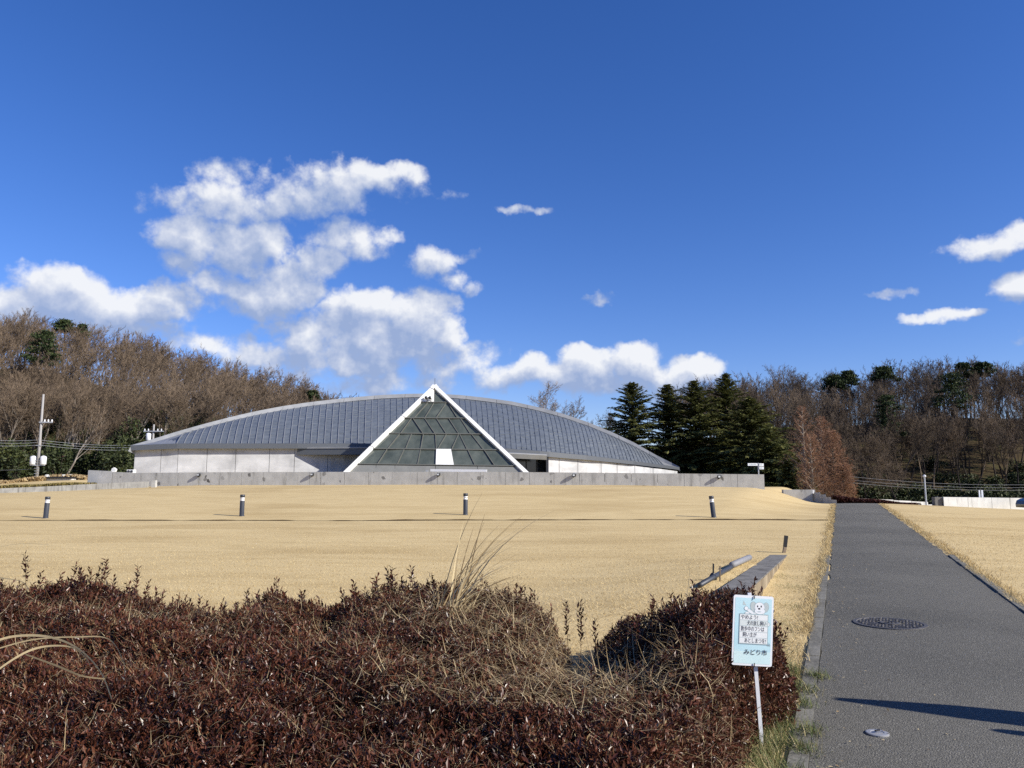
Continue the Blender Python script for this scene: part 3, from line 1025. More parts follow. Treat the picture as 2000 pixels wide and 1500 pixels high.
def wall_piece(a, b, material, parent, name, gap=.35, thick=.25, raise_=0.0):
    A0, A1 = par_pt(a + gap, False), par_pt(a + gap, True)
    B0, B1 = par_pt(b - gap, False), par_pt(b - gap, True)
    d = (B0 - A0); d.z = 0; d.normalize(); n = Vector((d.y, -d.x, 0))
    up = Vector((0, 0, raise_))
    m = MB(); m.prism([A0, B0, B1 + up, A1 + up], -n * thick)
    return m.build(name, material, parent)
for q in range(len(pj) - 1):
    big = q in (4, 10, 15, 21)
    wall_piece(pj[q], pj[q + 1], 'concrete', par, 'concrete_panel', .5 if big else .28)
o = wall_piece(172, 219.6, 'white_concrete', par, 'return_panel', .3, .35, .04)
# coping strip behind, slightly recessed so the joints read dark
A0, B0 = par_pt(225, False), par_pt(1490, False); 
m = MB()
for q in range(len(pj) - 1):
    A1, B1 = par_pt(pj[q], True), par_pt(pj[q + 1], True)
    m.bar(A1 + Vector((0, .14, -.30)), B1 + Vector((0, .14, -.30)), .12, .48)
m.build('core', 'concrete_dark', par)
for q, px in enumerate((389, 610, 856, 1120, 1403)):
    p = par_pt(px, True) + Vector((0, -.10, -.13))
    lab = ['leftmost', 'second from left', 'middle', 'fourth from left', 'rightmost'][q]
    fl = thing('flood_light', 'small black box flood light on the parapet face, %s of five' % lab, 'lamp', p, 'flood lights along the parapet')
    m = MB(); m.box((p.x + .03, p.y - .01, p.z - .03), (.20, .13, .16), .25); m.build('housing', 'black_metal', fl)
    m = MB(); m.box((p.x + .0, p.y - .085, p.z - .03), (.12, .02, .09), .25); m.build('lens', 'galvanised', fl)
    m = MB(); m.box((p.x, p.y + .07, p.z - .12), (.08, .14, .08)); m.build('bracket', 'black_metal', fl)

# things beside the west end of the parapet
k = thing('standpipe', 'thin white standpipe before the west end of the parapet', 'pipe', on_ground(263.5, 947))
b = k.location
m = MB(); m.tube([b, b + Vector((0, 0, .52)), b + Vector((.03, 0, .58))], .045, 8); m.tube([b + Vector((-.08, 0, .5)), b + Vector((.09, 0, .5))], .035, 6); m.build('pipe', 'lamp_white', k)
p = at(221, 918, 52.4)
k = thing('white_floodlight', 'white tilted box floodlight behind the pale end of the parapet', 'lamp', (p.x, p.y, 1.9))
m = MB(); m.prism([Vector((p.x - .16, p.y, p.z - .12)), Vector((p.x + .13, p.y, p.z - .12)), Vector((p.x + .18, p.y, p.z + .06)), Vector((p.x + .02, p.y, p.z + .17)), Vector((p.x - .10, p.y, p.z + .10))], (0, .2, 0)); m.build('housing', 'white_paint', k)
m = MB(); m.box((p.x, p.y + .1, (p.z + 1.5) / 2), (.06, .06, p.z - 1.6)); m.build('post', 'galvanised', k)
p = at(254, 920, 53.0)
k = thing('outdoor_unit', 'white outdoor air unit with dark fan at the museum corner behind the parapet', 'air unit', (p.x, p.y, 1.6))
m = MB(); m.box((p.x, p.y + .2, p.z - .30), (.44, .4, .80)); m.build('cabinet', 'white_paint', k)
for dx in (-.1, .11):
    m = MB(); m.tube([(p.x + dx, p.y - .03, p.z - .02), (p.x + dx, p.y + .02, p.z - .02)], .085, 12); m.build('fan', 'dark_metal', k)

# direction sign at the east end of the parapet
p = at(1481.5, 922, 45.6)
sgn = thing('direction_sign', 'slim pole with white direction boards at the east end of the parapet', 'sign', (p.x, p.y, gz(p.x, p.y)))
m = MB(); t = at(1481.5, 904.5, 45.6); m.tube([(p.x, p.y, gz(p.x, p.y) - .1), (p.x, p.y, t.z)], .035, 10); m.build('post', 'galvanised', sgn)
for (xa, xb, ya, yb) in ((1460.5, 1479.5, 904.8, 909.6), (1482.5, 1491.6, 905.2, 910.6), (1482.8, 1491.8, 911.6, 916.6)):
    A, B = at(xa, ya, 45.55), at(xb, yb, 45.55)
    m = MB(); m.box(((A.x + B.x) / 2, 45.55, (A.z + B.z) / 2), (abs(B.x - A.x), .03, abs(A.z - B.z))); bo = m.build('board', 'sign_white', sgn)
    m = MB()
    cz = (A.z + B.z) / 2
    m.box((A.x + (B.x - A.x) * .16, 45.532, cz), ((B.x - A.x) * .07, .004, .055))
    xx = A.x + (B.x - A.x) * .3
    rr = random.Random(xa)
    while xx < B.x - .06:
        w_ = rr.uniform(.018, .035); m.box((xx, 45.532, cz + rr.uniform(-.008, .008)), (w_, .004, rr.uniform(.03, .05))); xx += w_ + .014
    m.build('lettering', 'sign_line', bo)

# ------------------------------------------------------------------ walls and steps east of the terrace
st = thing('stepped_wall', 'grey concrete wall stepping down to the far end of the path', 'wall', at(1590, 970, 47))
steps = [(1530, 1592, 956.2), (1592.6, 1602, 961.5), (1602.6, 1613, 965.8), (1613.6, 1623, 970.8), (1623.6, 1634, 976.2)]
for q, (a, b, y) in enumerate(steps):
    Ya = 48.6 - q * .55
    A, B = at(a, y, Ya), at(b, y + .2, Ya - .35)
    m = MB(); m.prism([Vector((A.x, A.y, 0.0)), Vector((B.x, B.y, 0.0)), B, A], (0, .3, 0)); m.build('concrete_panel', 'concrete', st)
k = thing('post', 'short white and black marker post against the stepped wall', 'post', at(1588.5, 968, 47.4)); b = at(1588.5, 968, 47.4)
k.name = 'marker_post'
m = MB(); m.box((b.x, b.y, b.z - .1), (.07, .07, .45)); m.build('shaft', 'black_metal', k)
m = MB(); t = at(1588.5, 957, 47.4); m.box((b.x, b.y, (b.z + .13 + t.z) / 2), (.072, .072, t.z - b.z - .13)); m.build('white_top', 'lamp_white', k)

ew = thing('white_retaining_wall', 'tall white concrete retaining wall right of the path top', 'wall', at(1920, 990, 46))
ex = [1842.5, 1890, 1936.5, 1972, 2016, 2062, 2110]
for q in range(6):
    a, b = ex[q] + .3, ex[q + 1] - .3
    Ya, Yb = 46.2 + (a - 1843) * .022, 46.2 + (b - 1843) * .022
    A, B = at(a, 970.8 + (a - 1843) * .012, Ya), at(b, 970.8 + (b - 1843) * .012, Yb)
    m = MB(); m.prism([Vector((A.x, A.y, -.9)), Vector((B.x, B.y, -.9)), B, A], (.05, .3, 0)); m.build('concrete_panel', 'white_concrete', ew)
A = at(1842, 971, 46.2)
m = MB(); m.box((A.x - .22, A.y + .3, (A.z - .9) / 2), (.42, .36, A.z + .9)); m.build('end_pier', 'concrete_dark', ew)
lw = thing('low_white_wall', 'low stained white wall behind the dark red hedge beyond the path', 'wall', at(1740, 985, 55))
lx_ = [1655, 1700, 1745, 1780, 1812.5, 1840]
ly_ = [972.5, 974.5, 977, 979, 982.2, 983]
for q in range(5):
    A, B = at(lx_[q] + .3, ly_[q], 52 + q * .9), at(lx_[q + 1] - .3, ly_[q] + 1.4, 52.9 + q * .9)
    if q == 4: A.z = B.z = B.z - .05
    m = MB(); m.prism([Vector((A.x, A.y, -.7)), Vector((B.x, B.y, -.7)), B, A], (0, .25, 0)); m.build('concrete_panel', 'white_concrete', lw)
# lamp pole, sign plate
p = at(1809.5, 990, 50.0); t = at(1807.3, 932, 50.0)
k = thing('lamp_pole', 'thin pale metal pole rising beside the low white wall', 'pole', (p.x, p.y, gz(p.x, p.y)))
m = MB(); m.tube([(p.x, p.y, -.2), (p.x, p.y, t.z)], [.055, .045], 10); m.build('shaft', 'galvanised', k)
m = MB(); m.lathe((p.x, p.y, t.z), [(.07, 0), (.10, .04), (.09, .12), (.03, .16)], 10); m.build('cap', 'lamp_white', k)
p = at(1915.5, 972, 49.0)
k = thing('notice_board', 'small white two-panel board standing behind the white retaining wall', 'sign', (p.x, p.y, gz(p.x, p.y)))
for (a, b) in ((1911.2, 1914.8), (1916.2, 1920.6)):
    A, B = at(a, 957.3, 49.0), at(b, 973, 49.0)
    m = MB(); m.box(((A.x + B.x) / 2, 49.0, (A.z + B.z) / 2 - .1), (B.x - A.x, .05, A.z - B.z + .2)); m.build('panel', 'sign_white', k)
A = at(1915.5, 957, 49.06)
m = MB(); m.box((A.x, 49.09, A.z / 2 - .4), (.07, .06, A.z + .9)); m.build('post', 'dark_metal', k)

# bollard lights
def make_bollard(label, base, lean, group, h=.80):
    o = thing('bollard_light', label, 'bollard', base, group)
    r = .084
    M_ = Matrix.Translation(Vector(base)) @ Matrix.Rotation(lean, 4, 'Y')
    def part(name, prof, material):
        m = MB(); m.lathe((0, 0, 0), prof, 16)
        m.v = [tuple(M_ @ Vector(v)) for v in m.v]
        return m.build(name, material, o, True)
    part('body', [(r + .02, -.05), (r + .02, .015), (r, .02), (r, h * .70), (r * .9, h * .705)], 'dark_metal')
    part('lamp_ring', [(r * .92, h * .705), (r * .92, h * .76), (r * .70, h * .765), (r * .70, h * .80), (r * .95, h * .805), (r * .95, h * .86), (r * .6, h * .865)], 'lamp_white')
    part('cap', [(r * .9, h * .865), (r * 1.04, h * .87), (r * 1.04, h * .985), (r * .9, h)], 'dark_metal')
    return o
for q, (px, py, ln) in enumerate(((89, 1012.5, .03), (472, 1008.5, .0), (909, 1006, 0), (1394, 1010.5, -.09))):
    b = on_ground(px, py)
    lab = ['dark grey bollard light on the lawn, leftmost, below the west end of the parapet', 'dark grey bollard light on the lawn, second from the left, below the museum wall',
           'dark grey bollard light on the lawn, third from the left, below the pyramid', 'dark grey leaning bollard light on the lawn, rightmost, nearest to the path'][q]
    bo = make_bollard(lab, b, ln, 'bollard lights in a row on the lawn', 41 / 1500 * b.y)
    if q != 1:
        continue
b = at(1830.5, 992, 46.6)
make_bollard('black bollard light with white ring in front of the low white wall by the pier', (b.x, b.y, gz(b.x, b.y)), 0, None, max(.6, at(1830, 971.5, 46.6).z - gz(b.x, b.y)))

# ------------------------------------------------------------------ small retaining wall, pipes and stakes on the lawn
rw = thing('retaining_wall', 'low stained concrete retaining wall ending in the lawn left of the path', 'wall', (LW0.x, LW0.y, gz(LW0.x, LW0.y)))
v = (LW1 - LW0); v.z = 0; v.normalize(); n = Vector((v.y, -v.x, 0))
nseg = 4
for q in range(nseg):
    a, b = LW0.lerp(LW1, q / nseg), LW0.lerp(LW1, (q + 1) / nseg - .0006)
    za, zb = a.z, b.z
    m = MB()
    P = [a + n * .16, b + n * .16, b - n * .16, a - n * .16]
    zs = [za, zb, zb, za]
    m.prism([Vector((p.x, p.y, z)) for p, z in zip(P, zs)][::-1], (0, 0, -.75)); m.build('wall_length', 'concrete_dark', rw)
# face of the wall that the path side sees, board-marked
m = MB()
rr = random.Random(2)
L_ = (LW1 - LW0).length
nb = 62
for q in range(nb):
    a, b = LW0.lerp(LW1, q / nb), LW0.lerp(LW1, (q + .93) / nb)
    o_ = n * (.163 + rr.uniform(0, .006))
    m.quad(Vector((a.x, a.y, a.z - .5)) + o_, Vector((b.x, b.y, b.z - .5)) + o_, Vector((b.x, b.y, b.z - .012)) + o_, Vector((a.x, a.y, a.z - .012)) + o_)
m.build('board_marked_face', 'wall_face' if 'wall_face' in MATS else 'concrete', rw)
b = on_ground(1529, 1080)
k = thing('wooden_post', 'dark leaning wooden post at the far end of the little retaining wall', 'post', b)
m = MB(); m.bar(b - Vector((0, 0, .1)), b + Vector((.05, 0, .12)), .055, .055); m.build('foot', 'wood', k)
m = MB(); m.bar(b + Vector((.05, 0, .12)), b + Vector((.085, 0, .345)), .062, .062); m.build('shaft', 'black_metal', k)
g0, g1, g2, g3 = on_ground(1367, 1150), on_ground(1428, 1115), on_ground(1430, 1113), on_ground(1464, 1097)
up = Vector((0, 0, .07))
k = tag(MB().tube([g2 + up, g2.lerp(g3, .5) + up, g3 + up], .048, 12).build('drain_pipe', 'pipe_grey', None, True), 'pale grey plastic pipe lying on the lawn beside the retaining wall', 'pipe')
k = tag(MB().tube([g0 + up * .6, g0.lerp(g1, .5) + up * .7, g1 + up * .7], .034, 10).build('black_pipe', 'dark_metal', None, True), 'dark weathered pipe lying half sunk in the lawn by the hedge', 'pipe')
b = on_ground(1393, 1133); 
k = thing('iron_stake', 'short black iron stake with a knob standing by the dark pipe', 'stake', b)
m = MB(); m.tube([b, b + Vector((.01, 0, .22))], .012, 6); m.build('rod', 'black_metal', k)
m = MB(); m.lathe((b.x, b.y, b.z), [(.05, 0), (.06, .04), (.03, .09), (.01, .1)], 8); m.build('knob', 'black_metal', k)
b = on_ground(1406, 1135)
k = tag(MB().bar(b - Vector((0, 0, .05)), b + Vector((.01, 0, .2)), .022, .015).build('wooden_stake', 'wood', None), 'thin pale wooden stake in the lawn near the retaining wall', 'stake')

# ------------------------------------------------------------------ covers in the asphalt
c = on_ground(1738, 1222); z = gz(c.x, c.y) + .026
mh = thing('manhole_cover', 'round dark patterned iron manhole cover set in the asphalt path', 'manhole cover', (c.x, c.y, z))
m = MB(); m.lathe((c.x, c.y, z - .05), [(.36, 0), (.36, .052), (.325, .054), (.32, .046)], 40); m.build('rim', 'iron', mh)
m = MB()
rr = random.Random(8)
for q in range(-8, 9):
    for w_ in range(-8, 9):
        x, y = q * .036 + (w_ % 2) * .018, w_ * .036
        d_ = math.hypot(x, y)
        if d_ < .30 and not .10 < d_ < .135:
            m.box((c.x + x, c.y + y, z + .003), (.024 + rr.uniform(-.006, .004), .020, .007), rr.choice((.5, -.5)))
m.build('raised_pattern', 'iron', mh)['kind'] = 'stuff'
m = MB(); m.lathe((c.x, c.y, z), [(.10, 0), (.10, .008), (.07, .009), (.07, .0)], 24); m.build('centre_ring', 'iron', mh)
c = on_ground(1714, 1439.5); z = gz(c.x, c.y) + .018
sd = thing('survey_disc', 'small shiny metal disc with a slotted centre set in the asphalt near the bottom', 'survey marker', (c.x, c.y, z))
m = MB(); m.lathe((c.x, c.y, z), [(.068, 0), (.068, .007), (.062, .010), (.040, .0105), (.037, .008)], 32); m.build('disc', 'steel', sd, False)
m = MB(); m.box((c.x, c.y, z + .020), (.034, .010, .008), .4); m.build('centre_slot', 'black_metal', sd)

# ------------------------------------------------------------------ sign by the hedge
BASE = on_ground(1490, 1455)
TOPP = at(1463.5, 1158, BASE.y - .03)
ax_z = (TOPP - Vector((BASE.x, BASE.y, BASE.z))).normalized()
pc = at(1470, 1232, BASE.y - .06)
c00, c10, c11, c01 = at(1439, 1298, BASE.y - .055), at(1516.5, 1302.5, BASE.y - .045), at(1502.5, 1166, BASE.y - .06), at(1423, 1161.5, BASE.y - .07)
sg = thing('dog_notice_sign', 'small tilted pale blue notice sign with Japanese writing on a white stake beside the path', 'sign', BASE)
m = MB(); m.bar(BASE - Vector((0, 0, .15)), TOPP, .022, .014, up=(0, 1, 0)); m.build('stake', 'lamp_white', sg)
ex_ = ((c10 - c00) + (c11 - c01)).normalized(); ez_ = ((c01 - c00) + (c11 - c10)); ez_ = (ez_ - ex_ * ez_.dot(ex_)).normalized(); ey_ = ez_.cross(ex_)
W_ = ((c10 - c00).length + (c11 - c01).length) / 2; H_ = ((c01 - c00).length + (c11 - c10).length) / 2
C_ = (c00 + c10 + c11 + c01) / 4
def sp_(u, w, out=0.0):
    return C_ + ex_ * ((u - .5) * W_) + ez_ * ((w - .5) * H_) - ey_ * out
def rrect(u0, w0, u1, w1, out, rad=.03):
    ru, rw_ = rad, rad * W_ / H_
    P = []
    for (cu, cw, a0) in ((u1 - ru, w1 - rw_, 0), (u0 + ru, w1 - rw_, 90), (u0 + ru, w0 + rw_, 180), (u1 - ru, w0 + rw_, 270)):
        for k_ in range(5):
            a_ = R(a0 + k_ * 22.5)
            P.append(sp_(cu + ru * math.cos(a_), cw + rw_ * math.sin(a_), out))
    return P
if ey_.y < 0: ey_ = -ey_
m = MB(); m.prism(rrect(0, 0, 1, 1, 0, .05), ey_ * .004); plate = m.build('plate', 'sign_white', sg)
def flat(name, P, material):
    return MB().poly(P).build(name, material, plate)
flat('blue_field', rrect(.045, .20, .955, .965, .0006, .03), 'sign_blue')
flat('pale_field', rrect(.045, .03, .955, .2008, .0007, .03), 'sign_pale')
def disc(u, w, ru, rw_, out, material, name='drawing', k_=20, rot=0.0):
    P = []
    for q in range(k_):
        a_ = 2 * math.pi * q / k_
        x, y = ru * math.cos(a_), rw_ * math.sin(a_)
        x, y = x * math.cos(rot) - y * math.sin(rot) , x * math.sin(rot) + y * math.cos(rot)
        P.append(sp_(u + x, w + y * W_ / H_, out))
    return flat(name, P, material)
def outlined(u, w, ru, rw_, out, material, rot=0.0):
    disc(u, w, ru + .010, rw_ + .010, out, 'sign_line', rot=rot)
    disc(u, w, ru, rw_, out + .0001, material, rot=rot)
# plain dog drawing behind the board
outlined(.50, .845, .075, .115, .0010, 'sign_grey', .15); outlined(.80, .84, .075, .115, .0010, 'sign_grey', -.15)
outlined(.64, .74, .13, .09, .0012, 'sign_white')
outlined(.65, .835, .125, .125, .0014, 'sign_white'); outlined(.66, .785, .13, .075, .00165, 'sign_white')
disc(.655, .800, .09, .06, .0019, 'sign_white'); disc(.655, .835, .11, .09, .0018, 'sign_white')
disc(.60, .852, .016, .026, .0021, 'ink'); disc(.69, .852, .016, .026, .0021, 'ink'); disc(.64, .818, .030, .022, .0021, 'ink')
disc(.645, .775, .05, .010, .0020, 'sign_line')
outlined(.42, .775, .11, .035, .0016, 'sign_white', -.55); outlined(.32, .815, .045, .045, .0018, 'sign_white')
flat('drawing', [sp_(.23, .865, .001), sp_(.32, .855, .001), sp_(.25, .925, .001)], 'sign_grey')
outlined(.345, .735, .055, .05, .0019, 'sign_white')
outlined(.86, .60, .05, .05, .0011, 'sign_white')
# white board with five bands
bands = [(.650, .728, .17, .86, 'sign_panel'), (.567, .645, .17, .86, 'sign_grey2'), (.484, .562, .17, .86, 'sign_panel'), (.401, .479, .17, .86, 'sign_panel'), (.318, .396, .17, .86, 'sign_panel')]
plain('sign_grey2', (.68, .73, .70), rough=.4, var=.03)
flat('text_board', [sp_(.155, .305, .0023), sp_(.875, .305, .0023), sp_(.875, .74, .0023), sp_(.155, .74, .0023)], 'sign_line')
for w0_, w1_, u0, u1, mm in bands:
    flat('text_band', [sp_(u0, w0_, .0026), sp_(u1, w0_, .0026), sp_(u1, w1_, .0026), sp_(u0, w1_, .0026)], mm)
for q in range(9):
    u = .86 + .009 * q; flat('drawing', [sp_(u, .29, .0012), sp_(u + .008, .29, .0012), sp_(u + .006 * (q % 3 - 1), .33 + .03 * ((q * 7) % 4) / 3, .0012)], 'sign_line')
def text(body, u, w, size, width, mname='ink'):
    cu = bpy.data.curves.new('lettering', 'FONT'); cu.body = body; cu.size = 1; cu.offset = .006
    o = link('lettering', cu)
    bpy.context.view_layer.update()
    me = bpy.data.meshes.new_from_object(o)
    bpy.data.objects.remove(o)
    xs_ = [v.co.x for v in me.vertices]; 
    x0, x1 = min(xs_), max(xs_)
    sc_u = width / (x1 - x0)
    off = root_loc(plate)
    for v_ in me.vertices:
        q = sp_(u + (v_.co.x - x0) * sc_u, w + v_.co.y * size, .0032)
        v_.co = q - off
    me.materials.clear(); me.materials.append(MATS[mname])
    me.name = 'lettering'
    o = link('lettering', me, plate)
    return o
text('やめよう!', .195, .665, .072, .42)
text('犬の放し飼い', .345, .582, .072, .48)
text('散歩中のフンは', .20, .499, .074, .58)
text('飼い主が', .245, .416, .074, .35)
text('あとしまつを!', .30, .333, .074, .53)
text('みどり市', .30, .165, .085, .57)
m = MB(); m.bar(sp_(.51, 1.0, .004), sp_(.505, .955, .006), .004, .004, up=(0, 1, 0)); m.build('wire_tie', 'black_metal', sg)
m = MB(); m.bar(sp_(.56, .0, .004), sp_(.56, .045, .006), .004, .004, up=(0, 1, 0)); m.build('wire_tie', 'black_metal', sg)

# ------------------------------------------------------------------ unseen board and post, made up to cast the shadows crossing the path
tipS = on_ground(1612, 1367.5)
SD = Vector((SUN_DIR.x, SUN_DIR.y, 0)).normalized()
LEN = 3.05
foot = Vector((tipS.x, tipS.y, 0)) + SD * LEN
k_tan = math.tan(SUN_EL)
perp = Vector((-SD.y, SD.x, 0))
fz = gz(foot.x, foot.y)
pb = thing('shadow_caster_board', 'tall pointed wooden board on two legs, invented out of view to cast the path shadow', 'board', (foot.x, foot.y, fz))
def hz(s): return fz + (LEN - s) * k_tan      # height whose shadow falls s metres from the tip
def pp(s, o): return Vector((foot.x, foot.y, hz(s))) + perp * o
prof = [(0, -.03, .04), (.35, -.10, .09), (.75, -.17, .14), (1.1, -.19, .16), (1.32, -.19, .16)]
Pl = [pp(s, a) for s, a, b in prof] + [pp(s, b) for s, a, b in prof[::-1]]
m = MB(); m.prism(Pl, SD * .03); m.build('board', 'wood', pb)
for a_, b_ in ((-.19, -.05), (.04, .16)):
    m = MB(); m.prism([pp(1.3, a_), pp(1.3, b_), pp(LEN + .1, b_ - .02), pp(LEN + .1, a_ + .02)], SD * .03); m.build('leg', 'wood', pb)
t2 = on_ground(1917, 1433); f2 = Vector((t2.x, t2.y, 0)) + SD * 2.2; z2 = gz(f2.x, f2.y)  # invented unseen post, sized so its shadow ends here
k = thing('shadow_caster_post', 'shorter round-topped wooden post, invented out of view to cast a second shadow', 'post', (f2.x, f2.y, z2))
m = MB(); m.lathe((f2.x, f2.y, z2 - .05), [(.055, 0), (.055, 2.2 * k_tan - .03), (.045, 2.2 * k_tan + .02), (.02, 2.2 * k_tan + .05)], 14); m.build('shaft', 'wood', k)
m = MB(); m.lathe((f2.x, f2.y, z2 - .01), [(.09, 0), (.09, .02), (.06, .03)], 14); m.build('foot', 'iron', k)

# ------------------------------------------------------------------ black car at the right edge
p = at(2019, 1001, 45.4)
cz = gz(p.x + 2, p.y)
car = thing('black_car', 'black car nose with a bright headlight cut by the right edge of the picture', 'car', (p.x + 2.1, p.y + .8, cz))
px0 = p.x
prof = [(0, .22), (-.02, .42), (.06, .62), (.30, .74), (.95, .86), (1.15, .92), (1.75, 1.38), (2.0, 1.46), (3.2, 1.46), (3.75, 1.30), (4.1, 1.0), (4.22, .9), (4.25, .45), (4.18, .22)]
P = [Vector((px0 + a_, p.y, cz + b_)) for a_, b_ in prof]
m = MB()
ins = [(0.0, .97), (.10, 1.0), (1.55, 1.0), (1.65, .97)]
n0 = len(prof)
for q, (dy, sc) in enumerate(ins):
    for a_, b_ in prof:
        m.v.append((px0 + 2.1 + (a_ - 2.1) * sc, p.y + dy + (.12 if b_ > 1.2 and q < 2 else (-.12 if b_ > 1.2 else 0)), cz + .22 + (b_ - .22) * sc))
for q in range(3):
    for i_ in range(n0):
        j_ = (i_ + 1) % n0
        m.f.append((q * n0 + i_, q * n0 + j_, (q + 1) * n0 + j_, (q + 1) * n0 + i_))
m.f.append(tuple(range(n0 - 1, -1, -1))); m.f.append(tuple(3 * n0 + i_ for i_ in range(n0)))
m.build('body', 'car_paint', car, False)
for a_ in (.85, 3.35):
    for dy in (-.02, 1.49):
        m = MB(); m.tube([(px0 + a_, p.y + dy, cz + .31), (px0 + a_, p.y + dy + .18, cz + .31)], .31, 20); w_ = m.build('wheel', 'tyre', car)
        m = MB(); m.tube([(px0 + a_, p.y + dy - .01, cz + .31), (px0 + a_, p.y + dy + .19, cz + .31)], .19, 14); m.build('rim', 'steel', w_)
m = MB(); m.prism([Vector((px0 + .02, p.y - .012, cz + .60)), Vector((px0 + .32, p.y - .012, cz + .70)), Vector((px0 + .34, p.y - .012, cz + .64)), Vector((px0 + .06, p.y - .012, cz + .55))], (0, .05, 0)); m.build('headlight', 'lamp_white', car)
m = MB(); m.prism([Vector((px0 + 1.35, p.y + .03, cz + .98)), Vector((px0 + 3.6, p.y + .03, cz + .98)), Vector((px0 + 3.15, p.y + .10, cz + 1.36)), Vector((px0 + 1.85, p.y + .10, cz + 1.34))], (0, .02, 0)); m.build('side_window', 'dark_glass', car)

# ------------------------------------------------------------------ west bed, kerb wall, poles and wires
kw = thing('kerb_wall', 'low weathered concrete kerb wall climbing from the left edge to the parapet', 'wall', at(150, 950, 48))
kp = [(-60, 960.5), (0, 957), (50, 954.8), (100, 952.6), (150, 949.8), (200, 947.2), (250, 945), (288, 943.2)]
for q in range(len(kp) - 1):
    Ya, Yb = 44.5 + (kp[q][0]) * .012, 44.5 + (kp[q + 1][0]) * .012
    A, B = at(kp[q][0] + .2, kp[q][1] - 3.0 , Ya), at(kp[q + 1][0] - .2, kp[q + 1][1] - 3.0, Yb)
    ga, gb = gz(A.x, A.y), gz(B.x, B.y)
    A.z = max(A.z, ga + .10); B.z = max(B.z, gb + .10)
    m = MB(); m.prism([Vector((A.x, A.y, ga - .3)), Vector((B.x, B.y, gb - .3)), B, A], (0, .22, 0)); m.build('concrete_panel', 'concrete_mid', kw)
A = at(300, 942, 48.1)
m = MB(); m.box((A.x, A.y + .1, A.z - .25), (.24, .24, .75)); m.build('end_block', 'concrete', kw)
# planter box in the bed
A, B = at(83, 932.5, 60), at(140, 932, 60)
k = thing('planter_box', 'long dark-topped pale planter box in the golden bed at the left', 'planter', ((A.x + B.x) / 2, 60, gz((A.x + B.x) / 2, 60)))
g_ = gz((A.x + B.x) / 2, 60)
m = MB(); m.box(((A.x + B.x) / 2, 60.3, (A.z + g_) / 2 - .12), (B.x - A.x, .6, A.z - g_ + .05)); m.build('box', 'white_concrete', k)
m = MB(); m.box(((A.x + B.x) / 2, 60.25, A.z - .02), (B.x - A.x + .06, .75, .14)); m.build('dark_lid', 'black_metal', k)
for q, px in enumerate((92, 124, 138)):
    p = at(px, 928, 61.5)
    o = tag(MB().lathe((p.x, p.y, gz(p.x, p.y) - .1), [(.16, 0), (.22, .25), (.2, .5), (.12, max(.6, p.z - gz(p.x, p.y) + .15))], 9).build('garden_stone', 'white_concrete', None, True),
            ['pale round stone at the left end of the planter box', 'pale round stone behind the middle of the planter box', 'pale round stone at the right end of the planter box'][q], 'stone', 'stones by the planter box')

def utility_pole(label, bpx, tpx, base_y, top_y, Y, arm_y, trans_y, side):
    B = at(bpx, base_y, Y); T = at(tpx, top_y, Y)
    g = gz(B.x, B.y)
    o = thing('utility_pole', label, 'utility pole', (B.x, B.y, g), 'utility poles at the foot of the left hill')
    X_ = B.x
    m = MB(); m.tube([(X_, Y, g - .3), (X_, Y, T.z)], [.125, .08], 12); m.build('shaft', 'pole_concrete', o, True)
    za = at(tpx, arm_y, Y).z
    m = MB(); m.bar((X_ - (.1 if side else .9), Y - .12, za), (X_ + 1.0, Y - .12, za), .09, .09); arm = m.build('crossarm', 'galvanised', o)
    for d_ in ((.35, .65, .95) if side else (-.8, -.45, .45, .8)):
        m = MB(); m.lathe((X_ + d_, Y - .12, za + .04), [(.05, 0), (.07, .06), (.05, .12), (.06, .16), (.03, .2)], 8); m.build('insulator', 'lamp_white', arm)
    zt_ = at(tpx, trans_y, Y).z
    for d_ in ((-.42, .42) if side else (-.45,)):
        m = MB(); m.lathe((X_ + d_, Y, zt_ - .36), [(.2, 0), (.24, .04), (.24, .62), (.20, .68), (.06, .74)], 14); m.build('transformer', 'lamp_white', o, True)
    m = MB(); m.bar((X_ - .6, Y - .05, zt_ - .40), (X_ + .6, Y - .05, zt_ - .40), .1, .08); m.build('platform', 'galvanised', o)
    if side:
        for q in range(7):
            m = MB(); z_ = g + .5 + q * .22; m.bar((X_ - .2, Y - .1, z_), (X_ + .2, Y - .1, z_), .03, .03); m.build('step_bolt', 'galvanised', o)
        m = MB(); z_ = at(tpx, 870, Y).z; m.bar((X_ - .25, Y - .1, z_), (X_ + .3, Y - .1, z_), .05, .05); m.build('bracket', 'galvanised', o)
    return X_
utility_pole('tall concrete utility pole with two white transformers at the far left', 72, 83, 932, 770, 64.0, 825, 899, True)
utility_pole('utility pole top with crossarm and transformer showing above the museum roof corner', 297, 298, 890, 829, 74.0, 842.5, 853, False)
def wire(label, A, B, sag, r, n_=14):
    pts = []
    for q in range(n_ + 1):
        t_ = q / n_; p_ = A.lerp(B, t_); p_.z -= sag * 4 * t_ * (1 - t_); pts.append(p_)
    tag(MB().tube(pts, r, 5, False).build('power_line', 'galvanised', None), label, 'cable', 'overhead power lines')
for q, (ya, yb, yc) in enumerate(((855, 861, 867), (860, 866, 871), (866, 871, 876))):
    nm = ['topmost', 'middle', 'lowest'][q]
    wire('%s of three overhead cables running from the left edge to the utility pole' % nm, at(-60, ya, 62), at(76, yb - 2, 64), .15, .010)
    wire('%s of three overhead cables from the left utility pole to the museum corner' % nm, at(76, yb - 2, 64), at(300, yc + 1, 74), .25, .010)
wire('thin low cable along the hill foot at the far left', at(-60, 917, 66), at(74, 915, 64.2), .1, .008)
